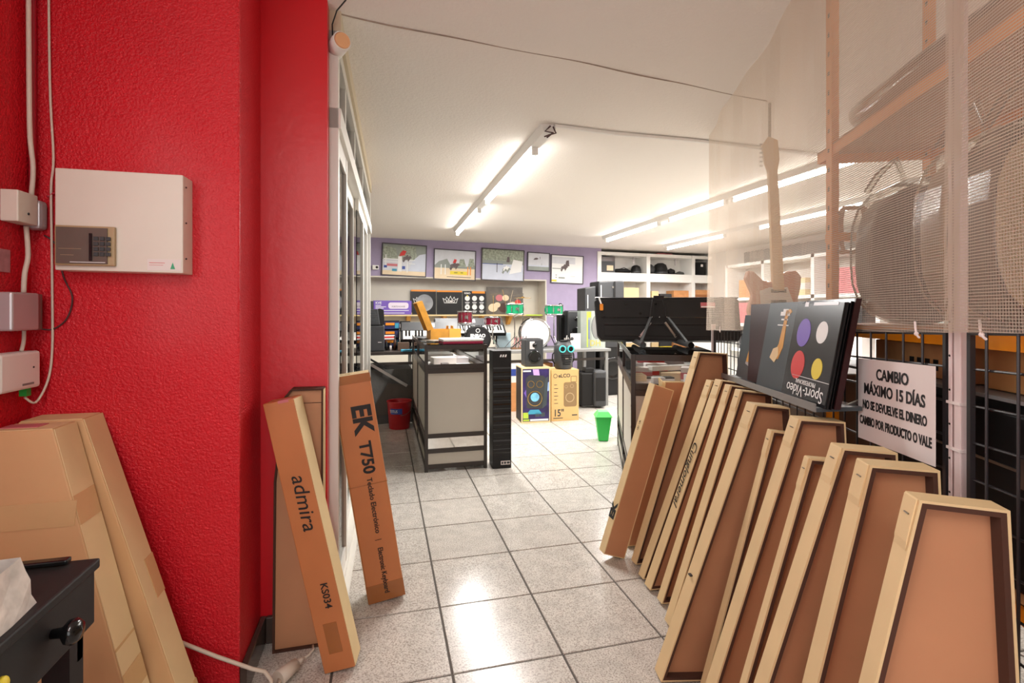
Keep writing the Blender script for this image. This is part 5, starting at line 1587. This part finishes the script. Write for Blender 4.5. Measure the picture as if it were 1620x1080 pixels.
# low white cabinets and goods before the shelves
lc = thing('white_cabinet', 'long low white cabinet in front of the white shelving', 'cabinet', bw(3.75, 1.1, 0), BROT)
MB().box(0, 2.2, 0, .5, .0, .80).build('carcass', M['white'], lc)
MB().box(-.01, 2.21, -.02, .5, .80, .825).build('worktop', M['silver_plastic'], lc)
for k in range(3):
    d_ = MB().box(.02 + k * .745, .74 + k * .745, -.016, 0, .08, .78).build('cabinet_door', M['white_wall'], lc, bevel=.003)
    MB().box(.67 + k * .745, .69 + k * .745, -.03, -.016, .4, .5).build('door_handle', M['steel'], d_)
for nm, lab, s, sz, m, st in (('red_box', 'red accessory box on the white cabinet beneath the keyboard', 3.92, (.1, .1, .17), M['red_print'], M['paper']),
                              ('chalk_board_box', 'black box with white scribbles on the white cabinet', 4.32, (.5, .14, .24), M['black'], None),
                              ('orange_packet', 'orange packet beside the black scribbled box', 4.72, (.14, .1, .08), M['orange_print'], M['red_print']),
                              ('white_packet', 'white packet beside the orange packet', 4.92, (.14, .1, .09), M['paper'], M['yellow']),
                              ('grey_packet', 'grey banded packet further along the white cabinet', 5.16, (.2, .1, .12), M['paper'], M['grey']),
                              ('teal_packet', 'teal banded packet beyond the grey one', 5.40, (.2, .1, .12), M['paper'], M['teal']),
                              ('red_packet', 'red packet seen through the far end of the wire grid', 5.70, (.34, .1, .09), M['red_print'], None)):
    t = ebox(nm, lab, 'box', bw(s, .98, .826), sz, BROT, m, 'goods on the white cabinet', strip=st)
    if nm == 'chalk_board_box':
        for k in range(7):
            a = random.uniform(-.2, .15)
            MB().bar((a, -.0715, random.uniform(.05, .2)), (a + random.uniform(.03, .09), -.0715, random.uniform(.05, .2)), .004, .0015).build('scribble', M['grey'], t)

# shelving on the side wall, seen hazily through the guard
s2 = thing('side_shelves', 'white shelving along the far side wall behind the mesh guard', 'shelving', (6.5, 3.0, 0), math.pi / 2)
for x in (0, 1.0, 2.0, 3.0, 4.0, 4.9):
    MB().box(x - .03, x + .03, 0, .4, 0, 2.1).build('upright', M['white'], s2)
for z in (.05, .55, 1.0, 1.45, 2.05):
    MB().box(0, 4.9, 0, .4, z, z + .05).build('shelf_board', M['white'], s2)
MB().box(0, 4.9, -.0, .02, 2.1, 2.35).build('fascia', M['grey'], s2)
cols = ['charcoal', 'kraft', 'paper', 'slate', 'board', 'grey_green', 'pink', 'dark_grey']
names = ['black', 'yellowish', 'white', 'slate', 'tan', 'grey green', 'dusky pink', 'felt grey']
lv = {1.051: 'upper', 1.501: 'top', .601: 'lower'}
for zi, z in enumerate((1.501, 1.051, .601)):
    for k in range(5):
        c_ = (k * 3 + zi * 2) % 8
        ebox('stored_box', '%s box on the %s side shelf, bay %s from the entrance end' % (names[c_], lv[z], ('one', 'two', 'three', 'four', 'five')[k]), 'box', (6.28, 3.5 + k * .97, z), (.5 - .05 * (k % 3), .3, .26 + .05 * ((k + zi) % 3)), math.pi / 2, M[cols[c_]], 'boxes on the side shelves', strip=M['paper'] if k % 2 else None)

# ------------------------------------------------------------------ orange storage rack behind the guard
rk = thing('orange_rack', 'orange slotted steel rack behind the mesh guard', 'rack', rp(0, 0, 0), RROT)
# local x = along (a), y = -i


def slot_post(a, i, nm='upright'):
    y = -i
    p = MB().box(a - .022, a + .022, y - .002, y + .002, 0, 2.42).box(a + .018, a + .022, y - .04, y + .002, 0, 2.42).build(nm, M['orange'], rk)
    for k in range(30):
        z = .35 + k * .07
        MB().box(a - .006, a + .006, y + .002, y + .0028, z, z + .016).build('slot', M['hole'], p)
    return p


slot_post(1.985, .825)
slot_post(2.09, 1.2)
slot_post(.25, .825)
slot_post(.25, 1.2)
for z in (1.815, 1.165, .62):
    sh_ = MB().box(.23, 2.1, -1.22, -.83, z + .03, z + .036).build('shelf_panel', M['board'], rk)
    MB().box(.23, 2.1, -.834, -.83, z - .005, z + .036).build('front_lip', M['orange'], rk)
    MB().box(.23, 2.1, -1.224, -1.22, z - .005, z + .036).build('rear_lip', M['orange'], rk)
    MB().box(2.096, 2.1, -1.22, -.83, z - .005, z + .036).build('end_lip', M['orange'], rk)
MB().box(1.99, 2.03, -1.2, -.83, 1.5, 1.53).build('end_tie', M['orange'], rk)
MB().tube([(1.99, -.80, 1.60), (2.0, -.78, 1.62), (2.0, -.72, 1.62), (2.0, -.71, 1.58), (2.0, -.71, 1.5), (2.0, -.72, 1.46), (2.0, -.8, 1.46)], .008, 8).xf(Matrix.Translation((0, -.16, 0))).build('hanger_loop', M['board'], rk)
MB().tube([(1.99, -.80, 1.60), (2.0, -.78, 1.62), (2.0, -.72, 1.62), (2.0, -.71, 1.58), (2.0, -.71, 1.5), (2.0, -.72, 1.46), (2.0, -.8, 1.46)], .008, 8).xf(Matrix.Translation((0, -1.66, 0)) @ Matrix.Diagonal((1, -1, 1, 1))).build('hanger_loop', M['board'], rk)

BODY = []
for (a, r_) in ((0, .205), (20, .205), (45, .2), (65, .185), (80, .165)):
    pass
# half outline of a guitar body: x from the tail (0) to the heel (.5)
half = [(0, .03), (.004, .08), (.02, .13), (.05, .165), (.10, .188), (.15, .19), (.2, .175), (.25, .145), (.29, .128), (.33, .13), (.38, .142), (.43, .138), (.47, .11), (.49, .06), (.495, .03)]
outline = [(x, z) for x, z in half] + [(x, -z) for x, z in reversed(half)]


def stored_guitar(label, a, i0, z0, face, rim, t, s=1.0, wrap=True):
    """guitar lying on its side on the rack shelf, tail toward the aisle; local x runs away from the aisle"""
    g = thing('acoustic_guitar', label, 'guitar', rp(a, i0, z0), math.atan2(-.4115, .911), 'guitars stored on the orange rack')
    P = [(x * s, z * s + .19 * s) for x, z in outline][::-1]
    MB().prism_y(P, 0, t).build('body_side', rim, g, bevel=.006)
    MB().prism_y([(x * .97 + .004, (z - .19 * s) * .965 + .19 * s) for x, z in P], -.003, 0).build('body_face', face, g)
    MB().box(.49 * s, .86, .01, .04, .165 * s, .215 * s).build('neck', M['mahogany'], g)
    MB().box(.86, 1.02, .012, .03, .15 * s, .23 * s).build('headstock', M['mahogany'], g)
    for k in range(3):
        for e in (.14, .24):
            MB().cyl((.88 + k * .05, .02, e * s), (.88 + k * .05, .02, e * s + .012), .006, n=8).build('tuner', M['chrome'], g)
    if wrap:
        Q = [((x - .25 * s) * 1.05 + .25 * s, (z - .19 * s) * 1.06 + .2 * s) for x, z in P]
        MB().prism_y(Q, -.02, t + .012).build('plastic_wrap', M['plastic_clear'], g, bevel=.012)
        MB().tube([(.0, .02, .37 * s), (.04, .03, .42 * s), (.09, .03, .46 * s), (.12, .04, .4 * s)], .01, 6).build('wrap_twist', M['plastic_clear'], g)
    return g


ZG = 1.203
stored_guitar('dark backed acoustic guitar in clear wrap, farthest on the orange rack', 1.78, .86, ZG, M['mahogany'], mat('grey_brown_side', (120, 104, 92), .3), .10, 1.16)
stored_guitar('dark guitar with a pale rim behind the white post', 1.43, .86, ZG, M['mahogany'], M['spruce'], .10, 1.25)
stored_guitar('pale topped guitar nearest the edge of view on the orange rack', 1.285, .87, ZG, M['spruce'], M['mahogany'], .10, 1.25)
# rolled clear film along the front of the top rack shelf
fr_ = thing('film_roll', 'clear plastic wrapped neck lying along the top shelf of the orange rack', 'wrapped neck', rp(.9, .895, 1.853), RROT)
MB().tube([(0, 0, .06), (.4, 0.0, .055), (.7, .005, .06), (.98, .01, .055)], .045, 12).build('film', M['plastic_clear'], fr_, smooth=True)
MB().box(-.02, .97, -.02, .02, .03, .07).build('wrapped_neck', M['board'], fr_)

# electric guitar hung behind the guard
eg = thing('electric_guitar', 'pale electric guitar hanging upright behind the mesh guard', 'guitar', rp(3.0, .985, 0), -.30)
EB = [(-.13, 1.15), (-.16, 1.25), (-.135, 1.34), (-.175, 1.43), (-.16, 1.475), (-.13, 1.47), (-.08, 1.42), (-.03, 1.41), (.0, 1.43), (.05, 1.47), (.10, 1.475), (.13, 1.44), (.125, 1.38), (.11, 1.31), (.145, 1.22), (.135, 1.14), (.08, 1.10), (-.06, 1.10)]
MB().prism_y(EB[::-1], 0, .045).build('body', mat('salmon_guitar_body', (206, 140, 110), .3), eg, bevel=.008)
MB().prism_y([(-.09, 1.2), (-.1, 1.36), (-.05, 1.38), (.05, 1.38), (.08, 1.3), (.06, 1.18)][::-1], -.004, 0).build('pickguard', M['white'], eg)
MB().hexa([(-.03, -.012, 1.36), (.03, -.012, 1.36), (.03, .014, 1.36), (-.03, .014, 1.36), (-.055, -.012, 2.02), (-.008, -.012, 2.02), (-.008, .012, 2.02), (-.055, .012, 2.02)]).build('neck', M['spruce'], eg)
MB().prism_y([(-.055, 2.02), (-.008, 2.02), (.005, 2.09), (-.005, 2.2), (-.055, 2.22), (-.09, 2.17), (-.075, 2.08)], -.008, .01).build('headstock', M['spruce'], eg)
for k in range(6):
    MB().cyl((-.085, 0, 2.06 + k * .024), (-.1, 0, 2.06 + k * .024), .006, n=8).build('tuner', M['chrome'], eg)
for z in (1.22, 1.29, 1.35):
    MB().box(-.04, .04, -.012, -.004, z, z + .018).build('pickup', M['black'], eg)
MB().bar((-.03, .012, 2.1), (.0, .1, 2.16), .015).bar((0, .1, 2.16), (.0, .1, 2.449), .012).build('hanger', M['steel'], eg)

# lower shelf of the rack: flat cartons and black cases
for lab, a, sz, m in (('flat tan carton on the rack shelf beside the white post', 1.62, (.42, .3, .09), M['board']), ('flat tan carton with black marks nearer than the white post', 1.12, (.46, .3, .10), mat('tan_rack_carton', (202, 150, 92), .6)), ('orange brown flat carton at the near end of the rack', .62, (.46, .3, .10), M['board'])):
    t = ebox('rack_carton', lab, 'carton', rp(a, 1.05, 1.062), sz, RROT, m, 'flat cartons in the orange rack')
    for k in range(4):
        MB().box(-.1 + k * .035, -.08 + k * .035, sz[1] / 2, sz[1] / 2 + .001, .02, .05).build('printed_mark', M['ink'], t)
rs = MB().box(.24, 2.1, -1.22, -.84, 1.052, 1.06).build('shelf_panel', M['grey'], rk)
for lab, a, L_ in (('black flight case on the rack below the notice', 1.45, .62), ('black flight case on the rack beyond the white post, nearest', .75, .66)):
    t = thing('flight_case', lab, 'flight case', rp(a, 1.03, .657), RROT, 'black flight cases in the orange rack')
    MB().box(-L_ / 2, L_ / 2, -.17, .17, 0, .37).build('case_body', M['black'], t, bevel=.008)
    MB().box(-L_ / 2, L_ / 2, .168, .174, .25, .256).build('case_seam', M['steel'], t)
    for x in (-L_ / 2 + .04, L_ / 2 - .04):
        MB().box(x - .012, x + .012, .17, .176, .22, .29).build('latch', M['steel'], t)
t = thing('brown_case', 'brown case leaning inside the rack below the catalogues', 'case', rp(2.45, 1.0, 0), RROT)
MB().box(-.3, .25, -.12, .1, 0, 1.0).build('case_body', mat('umber_case', (96, 70, 50), .6), t, bevel=.01)
MB().box(-.31, .26, .098, .103, .5, .51).build('case_seam', M['black'], t)
t = thing('gas_bottle_speaker', 'slim black rounded speaker behind the far end of the wire grid', 'loudspeaker', rp(3.15, .98, 0), RROT)
MB().lathe([(.07, 0), (.075, .02), (.075, .98), (.05, 1.03), (.0001, 1.035)], 20).build('cabinet', M['charcoal'], t, smooth=True)
MB().lathe([(.078, .3), (.078, .32)], 20, cap=False).build('trim_ring', M['black'], t)
t.name = 'column_speaker'

# ------------------------------------------------------------------ catalogue shelf on the grid
ms = thing('catalogue_shelf', 'narrow dark grey metal ledge hooked on the wire grid under the catalogues', 'shelf', rp(1.575, .62, 0), RROT)


def hz(x):
    return .963 - .039 * x


L = 1.12
MB().hexa([(0, .0, hz(0) - .012), (L, .0, hz(L) - .012), (L, -.12, hz(L) - .004), (0, -.12, hz(0) - .004), (0, .0, hz(0)), (L, 0, hz(L)), (L, -.12, hz(L) + .008), (0, -.12, hz(0) + .008)]).build('ledge', M['slate'], ms)
MB().hexa([(0, .0, hz(0) - .012), (L, 0, hz(L) - .012), (L, .004, hz(L) - .012), (0, .004, hz(0) - .012), (0, 0, hz(0) + .012), (L, 0, hz(L) + .012), (L, .004, hz(L) + .012), (0, .004, hz(0) + .012)]).build('front_lip', M['grey'], ms)
for x in (.05, L - .05):
    MB().bar((x, -.1, hz(x)), (x, -.142, hz(x) + .02), .01).build('hook', M['steel'], ms)


def catalogue(label, x, y, w, h, lean, yaw, m, side=0.0):
    t = thing('catalogue', label, 'catalogue', tuple(Vector(rp(1.575, .62, 0)) + Matrix.Rotation(RROT, 3, 'Z') @ Vector((x, y, hz(x) + .012))), RROT + math.pi + yaw, 'catalogues on the grid ledge')
    # local x to the right as seen from the aisle, y into the grid
    T = Matrix(((1, 0, side, 0), (0, 1, lean, 0), (0, 0, 1, 0), (0, 0, 0, 1)))
    MB().box(0, w, 0, .004, 0, h).xf(T).build('front_cover', m, t)
    return t, T


bl_ = mat('black_cover', (30, 30, 32), .25)
dk = mat('dark_red_cover', (46, 18, 20), .3, vary=.2)
# far: guitar catalogue, partly hidden
c_, T = catalogue('farthest catalogue with a guitar picture, half hidden on the ledge', .98, -.03, .30, .29, .15, .0, M['slate'])
MB().prism_y([(.12, .07), (.26, .05), (.26, .19), (.19, .2)], -.001, .0).xf(T).build('picture', M['silver_plastic'], c_)
MB().prism_y([(.13, .08), (.17, .08), (.2, .18), (.17, .19)], -.002, -.001).xf(T).build('picture_shape', M['wood'], c_)
MB().box(.0, .3, .006, .02, 0, .285).xf(T).build('pages', M['black'], c_)
c_, T = catalogue('dark reddish folder leaning open beside the guitar catalogue', .74, -.016, .27, .33, .16, .1, dk, -.28)
c_, T = catalogue('grey catalogue with a golden guitar body on its cover', .575, -.004, .30, .325, .17, .05, M['slate'])
MB().box(.0, .3, .004, .010, .0, .32).xf(T).build('pages', M['black'], c_)
MB().prism_y([(.10, .11), (.165, .115), (.19, .16), (.185, .27), (.215, .29), (.2, .3), (.165, .295), (.15, .17)], -.001, 0).xf(T).build('picture', M['wood'], c_)
MB().prism_y([(.09, .115), (.14, .10), (.165, .13), (.15, .16), (.11, .15)], -.002, -.001).xf(T).build('picture_shape', M['spruce'], c_)
for k, (x0, x1, z0, z1) in enumerate(((.12, .2, .275, .29), (.14, .185, .29, .3), (.135, .19, .258, .264), (.11, .205, .238, .242))):
    MB().box(x0, x1, -.001, 0, z0, z1).xf(T).build('printed_mark', M['print_white'], c_)
c_, T = catalogue('black catalogue with purple, white, red and yellow spots, nearest on the ledge', .285, .0, .30, .305, .18, .05, bl_)
MB().box(.0, .30, .006, .012, -.002, .305).xf(T).build('pages', M['black'], c_)
MB().box(.0, .303, .015, .019, -.002, .308).xf(T).build('back_cover', M['black_gloss'], c_)
for x, z, rx, m_ in ((.085, .21, .046, 'violet'), (.205, .215, .034, 'print_white'), (.085, .105, .046, 'red_print'), (.215, .105, .032, 'yellow')):
    P = [(x + rx * math.cos(6.283 * k / 22), z + rx * 1.0 * math.sin(6.283 * k / 22)) for k in range(22)]
    MB().prism_y(P, -.001, 0).xf(T).build('spot', M[m_], c_)
fo = T.to_3x3()
text('Sport-Video', .05, T @ Vector((.16, -.0015, .028)), fo @ Vector((-1, 0, 0)), fo @ Vector((0, 0, -1)), c_, M['print_white'], align='CENTER')
text('PROFESSIONAL', .02, T @ Vector((.16, -.0015, .056)), fo @ Vector((-1, 0, 0)), fo @ Vector((0, 0, -1)), c_, M['print_white'], align='CENTER')
MB().box(.06, .30, -.001, 0, .07, .0715).xf(T).build('printed_line', M['print_white'], c_)
MB().box(.06, .085, -.001, 0, .295, .31).box(.12, .27, -.001, 0, .298, .308).xf(T).build('printed_mark', M['silver_plastic'], c_)
c_, T = catalogue('blank black folder standing behind the spotted catalogue', .27, -.022, .295, .315, .18, .05, M['black_gloss'])
MB().box(.289, .297, .0, .016, .0, .315).xf(T).build('spine', dk, c_)
MB().box(.0, .289, .006, .016, .0, .31).xf(T).build('pages', M['black'], c_)
